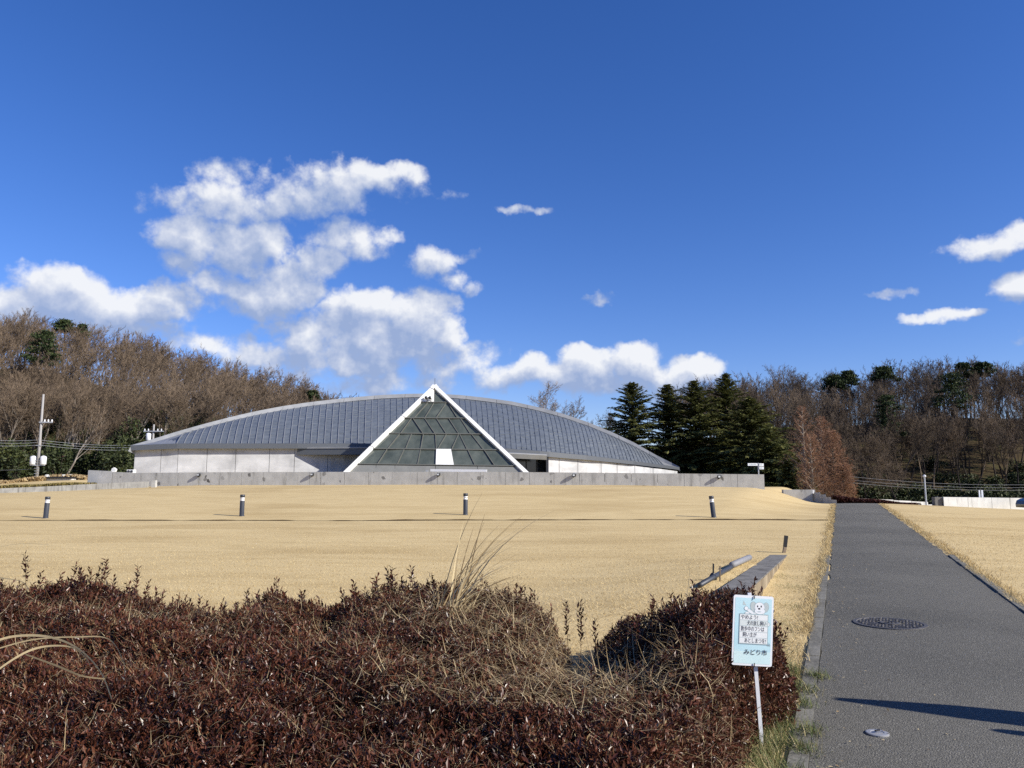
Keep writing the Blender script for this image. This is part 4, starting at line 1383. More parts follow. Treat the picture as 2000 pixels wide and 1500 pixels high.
for q, (ya, yb) in enumerate(((930, 945), (937, 950), (942, 955))):
    wire('%s of three thin cables strung before the right hillside' % ['topmost', 'middle', 'lowest'][q], at(1655, ya, 70), at(2080, yb, 66), .35, .009)
# ------------------------------------------------------------------ trees
def vnorm(v):
    l = math.sqrt(v[0] * v[0] + v[1] * v[1] + v[2] * v[2]) or 1e-9
    return (v[0] / l, v[1] / l, v[2] / l)


def bare_segs(seed, H, counts=(9, 7, 7, 5), trunk=.42, spread=.62, r0=.17, twig=.016, wig=.16):
    """segments of a leafless tree: (trunk and limbs, twigs)"""
    rd = random.Random(seed)
    wood, fine = [], []

    def turn(d, ang):
        a = rd.uniform(0, 6.283)
        ref = (1, 0, 0) if abs(d[0]) < .7 else (0, 1, 0)
        s = vnorm((d[1] * ref[2] - d[2] * ref[1], d[2] * ref[0] - d[0] * ref[2], d[0] * ref[1] - d[1] * ref[0]))
        u = (s[1] * d[2] - s[2] * d[1], s[2] * d[0] - s[0] * d[2], s[0] * d[1] - s[1] * d[0])
        ca, sa = math.cos(ang), math.sin(ang)
        return vnorm(tuple(d[i] * ca + (s[i] * math.cos(a) + u[i] * math.sin(a)) * sa for i in range(3)))

    def grow(p, d, L, r, lv):
        n = (5, 4, 3, 2, 1)[lv]
        store = wood if lv <= 1 else fine
        nodes = []
        rr = r
        for k in range(n):
            d = vnorm((d[0] + rd.gauss(0, wig) * .6, d[1] + rd.gauss(0, wig) * .6, d[2] + rd.gauss(0, wig) * .3 + (.10 if lv else .05)))
            q = (p[0] + d[0] * L / n, p[1] + d[1] * L / n, p[2] + d[2] * L / n)
            r2 = max(twig * .55, rr * ((.80, .74, .70, .7, .5)[lv]))
            store.append((p, q, rr, r2))
            nodes.append((q, d, r2))
            p, rr = q, r2
        if lv >= 4: return
        m = counts[lv] if lv < len(counts) else 0
        for k in range(m):
            t = (k + rd.random()) / m
            if lv == 0: t = trunk + (1 - trunk) * t
            elif lv == 1: t = .25 + .75 * t
            idx = min(n - 1, int(t * n)); q, dd, rq = nodes[idx]
            pq = nodes[idx - 1][0] if idx else None
            f = t * n - idx
            if pq is not None:
                q = tuple(pq[i] + (q[i] - pq[i]) * f for i in range(3))
            ang = rd.uniform(.35, 1.0) * spread * (1.25 if lv == 0 else 1.5)
            ll = L * ((.60, .46, .44, .55)[lv]) * rd.uniform(.7, 1.15) * (1.15 - .45 * t if lv == 0 else 1)
            grow(q, turn(dd, ang), ll, max(twig, rq * (.62 if lv < 2 else .6)), lv + 1)
        
    grow((0, 0, -.3), vnorm((rd.gauss(0, .05), rd.gauss(0, .05), 1)), H * .82, r0, 0)
    return wood, fine


BT = []
for s_ in range(9):
    w_, f_ = bare_segs(100 + s_, 10.0 + (s_ % 3), spread=.5 + .05 * (s_ % 4), counts=(9, 7, 6, 5))
    VW, FW = segs_geo(w_, 5); VF, FF = segs_geo(f_, 3)
    kz = 10.0 / np.percentile(VF[:, 2], 99.7); VW *= kz; VF *= kz
    BT.append((VW, FW, VF, FF))


def mesh_only(name, V, F, material, tint=None):
    o = np_mesh(name, V, [F], material, tint=tint)
    me = o.data
    bpy.data.objects.remove(o)
    return me


TREE_ME = {}
def tree_meshes(k, bark, twig):
    key = (k, bark, twig)
    if key not in TREE_ME:
        VW, FW, VF, FF = BT[k]
        TREE_ME[key] = (mesh_only('trunk', VW, FW, bark), mesh_only('crown', VF, FF, twig))
    return TREE_ME[key]


def place_bare(x, y, k, label, group, lean=(0, 0), sc=1.0, bark='bark', twig='twig_brown', name='bare_tree'):
    o = thing(name, label, 'tree', (x, y, gz(x, y)), group)
    o.rotation_euler = (lean[1], lean[0], random.Random(x * 7 + y).uniform(0, 6.28))
    o.rotation_mode = 'XYZ'
    # lean applied after the spin about the trunk
    M_ = Matrix.Rotation(lean[0], 3, 'Y') @ Matrix.Rotation(lean[1], 3, 'X') @ Matrix.Rotation(o.rotation_euler.z, 3, 'Z')
    o.rotation_euler = M_.to_euler()
    o.scale = (sc * 1.0, sc, sc)
    a, b = tree_meshes(k, bark, twig)
    link('trunk', a, o); link('crown', b, o)
    return o


rt = random.Random(21)
# left hillside wood
left_pts, right_pts = [], []
def scatter(n, x0, x1, y0, y1, dmin, ok, pts):
    tries = 0
    while len(pts) < n and tries < 40000:
        tries += 1
        x, y = rt.uniform(x0, x1), rt.uniform(y0, y1)
        if not ok(x, y): continue
        if any((x - a) ** 2 + (y - b) ** 2 < dmin * dmin for a, b in pts): continue
        pts.append((x, y))
def in_view(x, y, m=60):
    px = 1000 + 1500 * x / (y * 1.005)
    return -m < px < 2000 + m
# front ranks first: these show largest
scatter(95, -78, -26, 80, 106, 2.7, lambda x, y: in_view(x, y) and hill(x, y) > .5 and x < -25 - (106 - y) * .42, left_pts)
scatter(150, -88, -24, 80, 130, 2.5, lambda x, y: in_view(x, y) and hill(x, y) > 1.2 and x < -24 - max(0, (112 - y)) * .40, left_pts)
for x, y in left_pts:
    place_bare(x, y, rt.randrange(9), 'leafless brown tree of the wood on the left hillside, leaning to the right', 'bare trees on the left hillside',
               (rt.gauss(.20, .07), rt.gauss(.0, .06)), rt.uniform(.85, 1.10), rt.choice(('bark', 'bark', 'bark_pale', 'bark')), 'twig_brown')
scatter(75, 32, 84, 92, 112, 2.6, lambda x, y: in_view(x, y) and hill(x, y) > .4, right_pts)
scatter(150, 26, 94, 92, 132, 2.5, lambda x, y: in_view(x, y) and hill(x, y) > .8, right_pts)
for x, y in right_pts:
    place_bare(x, y, rt.randrange(9), 'leafless dark tree of the wood on the right hillside', 'bare trees on the right hillside',
               (rt.gauss(.02, .07), rt.gauss(.0, .06)), rt.uniform(.85, 1.08), 'bark_dark', rt.choice(('twig_grey', 'twig_grey', 'twig_brown')))
# pale leaning trunks that stand out at the foot of the left hill
for q, (px, py, Y, ln, sc, lab) in enumerate(((104, 900, 76.0, .30, .98, 'tall pale leaning bare tree behind the left utility pole'),
                                              (122, 922, 74.0, .26, .86, 'pale leaning bare tree trunk rising from the bushes right of the left utility pole'),
                                              (178, 880, 80.0, .32, .95, 'pale leaning bare tree further right on the left hill foot'),
                                              (10, 880, 80.0, .22, 1.0, 'pale bare tree at the left edge of the hill foot'))):
    p = at(px, py, Y)
    place_bare(p.x, p.y, q, lab, None, (ln, 0), sc, 'bark_pale', 'twig_brown', 'leaning_bare_tree')
# lone bare trees behind the roof
p = at(1086, 830, 112); o = place_bare(p.x, p.y, 2, 'lone pale leafless tree showing above the right half of the roof', None, (0, 0), 1.05, 'bark_pale', 'twig_pale', 'bare_tree')
o.location.z = at(1086, 752, 112).z - 9.6 * 1.05; o.scale = (1.5, 1.5, 1.05)
p = at(1062, 830, 116); o = place_bare(at(1106, 830, 116).x, p.y, 4, 'smaller pale leafless tree beside the lone one above the roof', None, (0, 0), .8, 'bark_pale', 'twig_pale', 'bare_tree')
o.location.z = at(1098, 778, 116).z - 7.9; o.scale = (1.2, 1.2, .8)
for q, (px, ty) in enumerate(((488, 722), (585, 748), (612, 752), (636, 764))):
    Y = 122 + q * 3
    t_ = at(px, ty, Y)
    o = place_bare(t_.x, Y, (q * 2 + 1) % 9, ['slender bare tree on the ridge just left of the roof slope', 'thin bare tree above the roof slope, first of three', 'thin bare tree above the roof slope, second of three', 'thin bare tree above the roof slope, third of three'][q], None, (.03, 0), .8, 'bark', 'twig_pale', 'bare_tree')
    o.location.z = min(gz(t_.x, Y), t_.z - 8.2)
    if o.location.z < t_.z - 9.5: o.scale = [.8 * (t_.z - o.location.z) / 8.4] * 3
for q, (px, ty) in enumerate(((1158, 822), (1172, 812), (1186, 800), (1200, 800))):
    Y = 118 + 2 * q
    t_ = at(px, ty, Y)
    o = place_bare(t_.x, Y, (q * 3) % 9, 'low dull bare tree peeping over the roof left of the cedars, %s from the left' % ['first', 'second', 'third', 'fourth'][q], 'bare trees left of the cedars', (0, 0), .8, 'bark', 'twig_grey')
    o.location.z = t_.z - 8.4
# the rest of the wood: one mass
LOW = []
for s_ in range(6):
    w_, f_ = bare_segs(300 + s_, 10.0 + (s_ % 3), counts=(7, 5, 4, 3), spread=.55, twig=.03)
    VW, FW = segs_geo(w_, 3); VF, FF = segs_geo(f_, 3)
    kz = 10.0 / np.percentile(VF[:, 2], 99.7); VW *= kz; VF *= kz
    LOW.append((np.concatenate([VW, VF]), np.concatenate([FW, FF + len(VW)])))
def mass(name, label, pts, twig, lean):
    Vs, Fs, n_ = [], [], 0
    for x, y in pts:
        V_, F_ = LOW[rt.randrange(6)]
        M_ = Matrix.Rotation(rt.gauss(lean, .07), 3, 'Y') @ Matrix.Rotation(rt.gauss(0, .06), 3, 'X') @ Matrix.Rotation(rt.uniform(0, 6.28), 3, 'Z')
        A_ = np.array(M_)
        Vs.append((V_ * rt.uniform(.8, 1.1)) @ A_.T + np.array([x, y, gz(x, y)])); Fs.append(F_ + n_); n_ += len(V_)
    tag(np_mesh(name, np.concatenate(Vs), [np.concatenate(Fs)], twig), label, 'wood', None, 'stuff')
pl, pr = list(left_pts), list(right_pts)
n0, n1 = len(pl), len(pr)
scatter(n0 + 215, -96, -22, 82, 140, 1.55, lambda x, y: in_view(x, y, 120) and hill(x, y) > 1.0 and x < -22 - max(0, (112 - y)) * .40, pl)
scatter(n1 + 150, 24, 104, 94, 142, 1.6, lambda x, y: in_view(x, y, 120) and hill(x, y) > .8, pr)
mass('bare_wood', 'brown tangle of leafless trees filling the left hillside wood', pl[n0:], 'twig_brown', .18)
mass('bare_wood', 'grey brown tangle of leafless trees filling the right hillside wood', pr[n1:], 'twig_grey', .02)


UPV = np.array([0, 0, 1.])


def conifer(label, x, y, H, rad, seed, name='cedar_tree', mat_='cedar_needles', group=None, bare=.06, droop=.22, z=None, dens=1.0):
    rd = np.random.default_rng(seed)
    zb = gz(x, y) if z is None else z
    o = thing(name, label, 'tree', (x, y, zb), group)
    MB().tube([(x, y, zb - .4), (x + .05, y, zb + H * .5), (x, y, zb + H * .97)], [H * .017 + .05, H * .010 + .02, .02], 8).build('trunk', 'bark_dark', o, True)
    C, A, B, T = [], [], [], []
    segs = []
    nb = int(H * 17 * dens)
    for k in range(nb):
        t = bare + (1 - bare) * (k + rd.random()) / nb
        L = rad * min(1, (1 - t) * 1.25) ** .72 * rd.uniform(.62, 1.18) + .14
        az = k * 2.399 + rd.normal(0, .35)
        up0 = .10 + .55 * t + rd.normal(0, .06)
        n = max(3, int(L / .30))
        p = np.array([0, 0, t * H]); pp_ = p.copy()
        for s in range(n):
            f = (s + 1) / n
            el = up0 - (droop + .45) * f * (1 - .6 * t) + rd.normal(0, .05)
            d = np.array([math.cos(az) * math.cos(el), math.sin(az) * math.cos(el), math.sin(el)])
            p = p + d * L / n
            segs.append((tuple(pp_), tuple(p), .035 * (1 - f * .8) + .006, .035 * (1 - f) + .005)); pp_ = p.copy()
            side = np.array([-math.sin(az), math.cos(az), 0])
            m_ = 3 + int(8 * (1 - abs(f - .55)))
            off = rd.normal(0, .16 * (1.15 - f) + .05, (m_, 1)) * (L ** .5)
            c = p - d * rd.uniform(0, L / n, (m_, 1)) + side * off + UPV * rd.normal(-.03, .05, (m_, 1))
            dirn = unit(d * rd.uniform(.4, 1, (m_, 1)) + side * (np.sign(off) * rd.uniform(.2, .9, (m_, 1))) + UPV * rd.normal(-.18, .16, (m_, 1)))
            wv = rd.normal(0, .35, (m_, 3)); wv[:, 2] = 1.
            w = unit(np.cross(dirn, wv))
            ll = rd.uniform(.19, .36, (m_, 1))
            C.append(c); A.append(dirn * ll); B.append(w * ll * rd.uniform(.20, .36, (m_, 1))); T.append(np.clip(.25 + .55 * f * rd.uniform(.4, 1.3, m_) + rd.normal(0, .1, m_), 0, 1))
    C, A, B, T = map(np.concatenate, (C, A, B, T))
    V_, F_ = leaves_geo(C, A, B)
    V_ = V_ + np.array([x, y, zb])
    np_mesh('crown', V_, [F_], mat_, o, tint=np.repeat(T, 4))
    sv, sf = segs_geo(segs, 3)
    np_mesh('branches', sv + np.array([x, y, zb]), [sf], 'bark_dark', o)
    return o


cz_ = [(1234, 748, 93, 3.9, 'dark cedar tree nearest to the roof tip, first of the cedar row'), (1303, 752, 95, 3.8, 'dark cedar tree second from the roof end in the cedar row'),
       (1356, 745, 92, 4.0, 'dark cedar tree in the middle of the cedar row'), (1417, 731, 96, 4.2, 'tallest dark cedar tree of the row, fourth from the roof'),
       (1462, 778, 86, 4.4, 'broad green cedar tree at the right end of the row behind the direction sign'), (1500, 838, 80, 3.3, 'lower green cedar tree at the foot of the row beside the reddish larches')]
for q, (px, ty, Y, rad, lab) in enumerate(cz_):
    t_ = at(px, ty, Y); zb = min(gz(t_.x, Y), .6)
    conifer(lab, t_.x, Y, t_.z - zb, rad * 1.62, 40 + q, group='cedars right of the museum', z=zb)
p = at(1540, 958, 74); conifer('small dark evergreen beneath the right end of the cedar row', p.x, 74, 2.4, 1.3, 60, name='young_cedar', z=gz(p.x, 74))


def deciduous_cone(label, px, ty, Y, rad, seed, twig, bark, nb=85, name='dawn_redwood', up=.75):
    """leafless conical tree with a straight trunk"""
    rd = random.Random(seed)
    t_ = at(px, ty, Y); x = t_.x; zb = gz(x, Y); H = t_.z - zb
    o = thing(name, label, 'tree', (x, Y, zb), 'leafless conical trees beyond the path')
    MB().tube([(x, Y, zb - .3), (x, Y, zb + H * .55), (x, Y, zb + H)], [.16, .09, .015], 8).build('trunk', bark, o, True)
    br, fine = [], []
    for k in range(nb):
        t = .06 + .92 * (k + rd.random()) / nb
        L = rad * (1 - t) ** .75 * rd.uniform(.7, 1.15) + .2
        az = k * 2.399 + rd.gauss(0, .3)
        p = (x, Y, zb + t * H); n = 4
        for s in range(n):
            el = up * (.7 + .35 * s / n) + rd.gauss(0, .07)
            d = (math.cos(az) * math.cos(el), math.sin(az) * math.cos(el), math.sin(el))
            q = tuple(p[i] + d[i] * L / n for i in range(3))
            br.append((p, q, .035 * (1 - s / n) + .008, .03 * (1 - (s + 1) / n) + .006))
            for j in range(4):
                f = rd.random(); b = tuple(p[i] + (q[i] - p[i]) * f for i in range(3))
                dd = vnorm((d[0] + rd.gauss(0, .6), d[1] + rd.gauss(0, .6), d[2] + rd.gauss(-.1, .5)))
                l2 = rd.uniform(.25, .6) * (.5 + .5 * L / rad)
                e = tuple(b[i] + dd[i] * l2 for i in range(3)); fine.append((b, e, .009, .006))
                for j2 in range(3):
                    f2 = rd.random(); b2 = tuple(b[i] + (e[i] - b[i]) * f2 for i in range(3))
                    d2 = vnorm((dd[0] + rd.gauss(0, .7), dd[1] + rd.gauss(0, .7), dd[2] + rd.gauss(-.2, .5)))
                    fine.append((b2, tuple(b2[i] + d2[i] * l2 * .6 for i in range(3)), .008, .006))
            p = q
    v1, f1_ = segs_geo(br, 3); np_mesh('branches', v1, [f1_], bark, o)
    v2, f2_ = segs_geo(fine, 3); np_mesh('crown', v2, [f2_], twig, o)
    return o
deciduous_cone('leafless conical tree with pale branches just right of the cedars', 1566, 794, 76, 2.7, 1, 'twig_red', 'bark_pale', 62)
deciduous_cone('tall reddish brown leafless conical tree right of the pale-branched one', 1603, 815, 74, 2.7, 2, 'twig_red', 'bark_pale', 110)
deciduous_cone('rusty orange leafless conical tree at the right end of its group', 1624, 842, 72, 2.3, 3, 'twig_red', 'bark', 120)
deciduous_cone('smallest rusty conical tree near the end of the path', 1646, 908, 68, 1.3, 4, 'twig_red', 'bark', 70)
deciduous_cone('pale pinkish leafless conical tree between cedar and rusty trees', 1582, 850, 71, 1.9, 5, 'twig_red', 'bark_pale', 70)
# spreading dark bare bush-tree beyond the path end
for q, (px, Y, sc) in enumerate(((1690, 74, .66), (1722, 77, .74), (1752, 78, .66))):
    p = at(px, 975, Y)
    w_, f_ = bare_segs(500 + q, 10, counts=(12, 7, 6, 5), trunk=.04, spread=.85, r0=.10)
    o = thing('spreading_bare_tree', ['low spreading dark bare tree just right of the path end', 'taller spreading dark bare tree behind the low white wall', 'spreading dark bare tree nearest to the thin metal pole'][q], 'tree', (p.x, Y, gz(p.x, Y)), 'spreading bare trees behind the low white wall')
    a_, b_ = segs_geo(w_, 4); c_, d_ = segs_geo(f_, 3)
    for nm, V_, F_, mm in (('trunk', a_, b_, 'bark_dark'), ('crown', c_, d_, 'twig_grey')):
        np_mesh(nm, V_ * sc + np.array([p.x, Y, gz(p.x, Y)]), [F_], mm, o)


def pine(label, px, ty, by, Y, wpx, seed, group=None, name='pine_tree'):
    rd = np.random.default_rng(seed)
    t_ = at(px, ty, Y); b_ = at(px, by, Y); x = t_.x
    zb = min(gz(x, Y), b_.z - 2)
    H = t_.z - zb; W = wpx / 1500 * Y / 2
    o = thing(name, label, 'tree', (x, Y, zb), group)
    MB().tube([(x, Y, zb - .2), (x + .1, Y, zb + H * .6), (x - .05, Y, zb + H * .97)], [.2, .13, .04], 7).build('trunk', 'bark', o, True)
    C, A, B, T, sg_ = [], [], [], [], []
    zc = (b_.z - zb) / H
    n = 20
    for k in range(n):
        t = zc + (1 - zc) * (k + .5) / n
        az = k * 2.4 + rd.normal(0, .4); rr = W * (1 - .75 * ((t - zc) / (1 - zc)) ** 1.6) * rd.uniform(.45, 1.05)
        c = np.array([x + math.cos(az) * rr * .75, Y + math.sin(az) * rr * .75, zb + t * H])
        sg_.append(((x, Y, zb + t * H - .5), tuple(c), .05, .02))
        pr_ = W * rd.uniform(.26, .46)
        for q in range(110):
            u = rd.normal(0, 1, 3) * np.array([pr_ * .5, pr_ * .5, pr_ * .14])
            d = rd.normal(0, 1, 3) + np.array([0, 0, .6]); d /= np.linalg.norm(d)
            w = np.cross(d, rd.normal(0, 1, 3)); w /= np.linalg.norm(w)
            l = rd.uniform(.14, .27)
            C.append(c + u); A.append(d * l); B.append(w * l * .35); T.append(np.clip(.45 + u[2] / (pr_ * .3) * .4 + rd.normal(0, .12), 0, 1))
    V_, F_ = leaves_geo(*map(np.array, (C, A, B)))
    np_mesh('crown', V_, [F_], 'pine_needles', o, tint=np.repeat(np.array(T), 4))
    v1, f1_ = segs_geo(sg_, 4); np_mesh('branches', v1, [f1_], 'bark', o)


pine('round dark evergreen tree standing in the bare wood on the upper left hill', 86, 646, 712, 100, 78, 1)
pine('dark pine at the crest of the left hill', 128, 626, 648, 116, 50, 2, 'pines on the left crest')
pine('small dark pine just below the left crest', 160, 634, 656, 117, 30, 3, 'pines on the left crest')
pine('small dark evergreen above the roof left of the thin bare trees', 610, 764, 785, 112, 34, 4)
pine('tall green pine in the middle of the right hillside wood', 1730, 772, 850, 96, 75, 5)
pine('broad green pine high on the right hillside', 1858, 730, 795, 104, 95, 6)
for q, (px, ty, w_) in enumerate(((1630, 724, 45), (1655, 716, 40), (1726, 708, 52), (1880, 700, 36), (1916, 699, 40))):
    pine('flat-topped dark pine on the right ridge, %s from the left' % ['first', 'second', 'third', 'fourth', 'fifth'][q], px, ty + 9, ty + 34, 120, w_ * 1.25, 10 + q, 'pines on the right ridge')


def shrub(label, x, y, rx_, ry_, h, seed, name='evergreen_shrub', mat_='evergreen_leaves', group=None, n=1500, cat='shrub', leaf=(.10, .22), z=None):
    rd = np.random.default_rng(seed)
    zb = gz(x, y) if z is None else z
    o = thing(name, label, cat, (x, y, zb), group)
    k = 9
    ctr = np.stack([rd.uniform(-.6, .6, k) * rx_, rd.uniform(-.6, .6, k) * ry_, rd.uniform(.25, .75, k) * h], 1)
    idx = rd.integers(0, k, n)
    d = unit(rd.normal(0, 1, (n, 3)))
    r = rd.uniform(.55, 1.0, (n, 1)) ** .5
    C = ctr[idx] + d * r * np.array([[rx_ * .45, ry_ * .45, h * .38]])
    C[:, 2] = np.abs(C[:, 2])
    A = unit(d + rd.normal(0, .7, (n, 3))); W = unit(np.cross(A, rd.normal(0, 1, (n, 3))))
    l = rd.uniform(leaf[0], leaf[1], (n, 1))
    V_, F_ = leaves_geo(C, A * l, W * l * .42)
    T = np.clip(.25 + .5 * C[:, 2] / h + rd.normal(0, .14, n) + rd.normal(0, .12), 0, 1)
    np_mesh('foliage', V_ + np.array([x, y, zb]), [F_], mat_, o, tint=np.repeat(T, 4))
    st_ = [((x, y, zb - .1), (x + c[0], y + c[1], zb + c[2]), .05, .02) for c in ctr]
    v1, f1_ = segs_geo([((a[0]), a[1], a[2], a[3]) for a in st_], 4); np_mesh('stems', v1, [f1_], 'bark_dark', o)
    return o


rsb = random.Random(77)
# dark evergreen undergrowth along the foot of the left hill
q = 0
for px in range(-20, 290, 15):
    Y = rsb.uniform(69, 84)
    x = at(px + rsb.uniform(-8, 8), 920, Y).x
    shrub('dark evergreen bush in the undergrowth at the foot of the left hill', x, Y, rsb.uniform(1.0, 1.8), 1.2, rsb.uniform(1.2, 4.4), 200 + q, group='undergrowth at the left hill foot', n=1300)
    q += 1
for q, (px, ty, Y, w_) in enumerate(((250, 822, 80, 2.1), (282, 806, 84, 2.3), (315, 808, 86, 2.4), (350, 812, 88, 2.2), (385, 818, 90, 2.2), (415, 822, 92, 1.8))):
    t_ = at(px, ty, Y); g_ = gz(t_.x, Y)
    shrub('olive green bamboo-like evergreen behind the museum roof corner, %s from the left' % ['first', 'second', 'third', 'fourth', 'fifth', 'sixth'][q], t_.x, Y, w_, 1.6, max(2.5, t_.z - g_), 260 + q, name='evergreen_tree', group='evergreens behind the roof corner', cat='tree', n=2600)
for q in range(16):
    px = rsb.uniform(0, 250); Y = rsb.uniform(82, 100); x = at(px, 900, Y).x
    shrub('green shrub under the bare trees of the left hillside', x, Y, rsb.uniform(.9, 1.7), 1.2, rsb.uniform(1.2, 2.6), 300 + q, group='shrubs under the left wood', n=700)
p = at(105, 915, 72)
shrub('small rusty brown shrub beside the left utility pole', p.x, 72, .8, .6, 2.6, 333, mat_='far_azalea', n=900)
# undergrowth on the right hill foot
q = 0
for px in range(1660, 2060, 16):
    Y = rsb.uniform(76, 90); x = at(px + rsb.uniform(-8, 8), 960, Y).x
    shrub('olive green shrub at the foot of the right hillside wood', x, Y, rsb.uniform(.9, 1.9), 1.2, rsb.uniform(.9, 2.4), 400 + q, group='shrubs under the right wood', n=900)
    q += 1
for q in range(18):
    px = rsb.uniform(1700, 2030); Y = rsb.uniform(90, 106); x = at(px, 930, Y).x
    shrub('olive green shrub at the foot of the right hillside wood', x, Y, rsb.uniform(1.0, 2.2), 1.2, rsb.uniform(.7, 1.8), 450 + q, group='shrubs under the right wood', n=600)

# dark red hedge beyond the path end
hd = thing('far_azalea_hedge', 'low dark red clipped hedge beyond the end of the path', 'hedge', at(1710, 985, 48.5))
n = 9000
t_ = RNG.uniform(0, 1, n)
cx = np.array([[at(1628, 974, 50).x, at(1792, 988, 47.5).x]]); 
X_ = at(1628, 974, 50).x + (at(1792, 988, 47.2).x - at(1628, 974, 50).x) * t_
Y_ = 50 + (47.2 - 50) * t_ + RNG.normal(0, .3, n)
topz = np.array([at(1628, 968.5, 50).z, at(1792, 983.5, 47.2).z])
Z_ = (topz[0] + (topz[1] - topz[0]) * t_) - np.abs(RNG.normal(0, .16, n)) + .03 * np.sin(X_ * 3.1)
C = np.stack([X_, Y_, Z_], 1); A = unit(RNG.normal(0, 1, (n, 3)) + np.array([[0, 0, .7]])); W = unit(np.cross(A, RNG.normal(0, 1, (n, 3))))
V_, F_ = leaves_geo(C, A * .055, W * .025)
np_mesh('foliage', V_, [F_], 'far_azalea', hd, tint=np.repeat(np.clip(RNG.normal(.45, .25, n), 0, 1), 4))
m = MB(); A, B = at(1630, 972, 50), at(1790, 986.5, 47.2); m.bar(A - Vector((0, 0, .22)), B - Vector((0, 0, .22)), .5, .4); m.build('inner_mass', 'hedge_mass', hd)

# clipped low hedge and golden grass of the west bed
def long_clump(name, label, cat, pxs_, pys_, Ys_, n, mat_, thick, leaf, kind=None):
    o = thing(name, label, cat, at(np.mean(pxs_), np.mean(pys_), np.mean(Ys_)))
    t_ = RNG.uniform(pxs_[0], pxs_[-1], n)
    Yv = np.interp(t_, pxs_, Ys_); tops = np.array([at(a, np.interp(a, pxs_, pys_), y) for a, y in zip(t_, Yv)])
    C = tops + np.stack([RNG.normal(0, .05, n), RNG.normal(0, .25, n), -np.abs(RNG.normal(0, thick, n))], 1)
    C[:, 2] += .05 * np.sin(C[:, 0] * 2.3) * np.sin(C[:, 0] * .9 + 1)
    A = unit(RNG.normal(0, .6, (n, 3)) + np.array([[0, 0, .9]])); W = unit(np.cross(A, RNG.normal(0, 1, (n, 3))))
    V_, F_ = leaves_geo(C, A * leaf, W * leaf * .3)
    np_mesh('foliage', V_, [F_], mat_, o, tint=np.repeat(np.clip(RNG.normal(.45, .22, n), 0, 1), 4))
    return o
long_clump('low_hedge', 'low mixed green and brown hedge above the kerb wall at the left', 'hedge', [-40, 40, 100, 150, 186], [952, 948.5, 945, 942, 943], [47, 48, 49, 50, 51], 7000, 'reed_hedge', .10, .08)
long_clump('ornamental_grass', 'golden ornamental grass clump left of the planter box', 'grass', [-40, 20, 50, 83], [942, 939, 935, 932], [58, 58, 59, 59.5], 3500, 'straw', .16, .14)
long_clump('ornamental_grass', 'golden ornamental grass behind the planter box beside the parapet end', 'grass', [83, 120, 170], [930, 929, 929.5], [62, 62, 61], 3500, 'straw', .14, .14)

# ------------------------------------------------------------------ azalea hedges in the foreground
HP = [(0, 1128), (60, 1150), (180, 1140), (300, 1158), (400, 1168), (470, 1178), (540, 1160), (590, 1172), (650, 1196), (700, 1160), (760, 1146), (850, 1138), (920, 1150), (990, 1146), (1060, 1172), (1110, 1195), (1180, 1215), (1280, 1178), (1350, 1160), (1440, 1158), (1530, 1195)]
HPX = [(a - 1000) / 1500 * 6.72 for a, b in HP]
HPZ = [at(a, b + 10, 6.6 if a < 1150 else 5.5).z - .09 for a, b in HP]


def hedge_h(X, Y):
    """height of the clipped azalea mass above the ground"""
    back = 7.15 + .25 * np.sin(X * 1.1 + .5) - .35 * S((X + .4) / 1.2) * S((.6 - X) / .3) - .78 * S((X - .75) / .35) + .12 * np.sin(X * 3.3)
    edge_b = S((back - Y) / .38)
    right = np.interp(Y, [0, 2.6, 3.4, 4.3, 4.85, 5.2, 5.6, 6.1, 7], [-.1, .62, .98, 1.30, 1.56, 1.90, 2.08, 2.18, 2.2])
    edge_r = S((right - X) / .30)
    dn = X - (.50 + .05 * (Y - 5))
    notch = 1 - .96 * np.exp(-(dn / np.where(dn > 0, .38, .27)) ** 2) * S((Y - 4.2) / 1.1)
    bt = S((Y - 4.4) / 1.6)
    base = (.56 + .12 * S((X - .55) / .6) + .05 * np.sin(X * 1.3 + Y * .8)) * (1 - bt) + np.interp(X * (6.72 / np.maximum(Y, 4)), HPX, HPZ) * bt
    lump = .065 * wobble(X, Y, 3.6, 31) + .065 * wobble(X, Y, 8.0, 32) + .05 * wobble(X, Y, 1.4, 33)
    near = .62 + .38 * S((Y - 1.2) / 1.6)
    return np.maximum(0, (base * near + lump) * edge_b * edge_r * notch)


def hedge_split(X): return X > .50


def surf(X, Y): return ground(X, Y) + hedge_h(X, Y)


hedgeL = thing('azalea_hedge', 'long dark maroon azalea hedge filling the lower left foreground', 'hedge', (-1.5, 5, 0), 'azalea hedges in the foreground')
hedgeR = thing('azalea_hedge', 'dark maroon azalea mound behind the notice sign beside the path kerb', 'hedge', (1.3, 5, 0), 'azalea hedges in the foreground')
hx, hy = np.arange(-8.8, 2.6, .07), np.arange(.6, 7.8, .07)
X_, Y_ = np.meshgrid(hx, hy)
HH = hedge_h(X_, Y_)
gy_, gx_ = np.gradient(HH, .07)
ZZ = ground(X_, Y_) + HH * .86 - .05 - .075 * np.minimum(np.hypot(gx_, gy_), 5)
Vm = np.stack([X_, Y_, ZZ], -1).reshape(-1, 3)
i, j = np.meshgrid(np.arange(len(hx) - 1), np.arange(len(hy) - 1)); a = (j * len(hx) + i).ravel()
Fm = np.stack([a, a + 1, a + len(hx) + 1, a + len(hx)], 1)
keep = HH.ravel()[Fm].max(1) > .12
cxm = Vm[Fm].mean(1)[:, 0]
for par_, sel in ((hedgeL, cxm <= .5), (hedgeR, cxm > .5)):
    np_mesh('inner_mass', Vm, [Fm[keep & sel]], 'hedge_mass', par_)


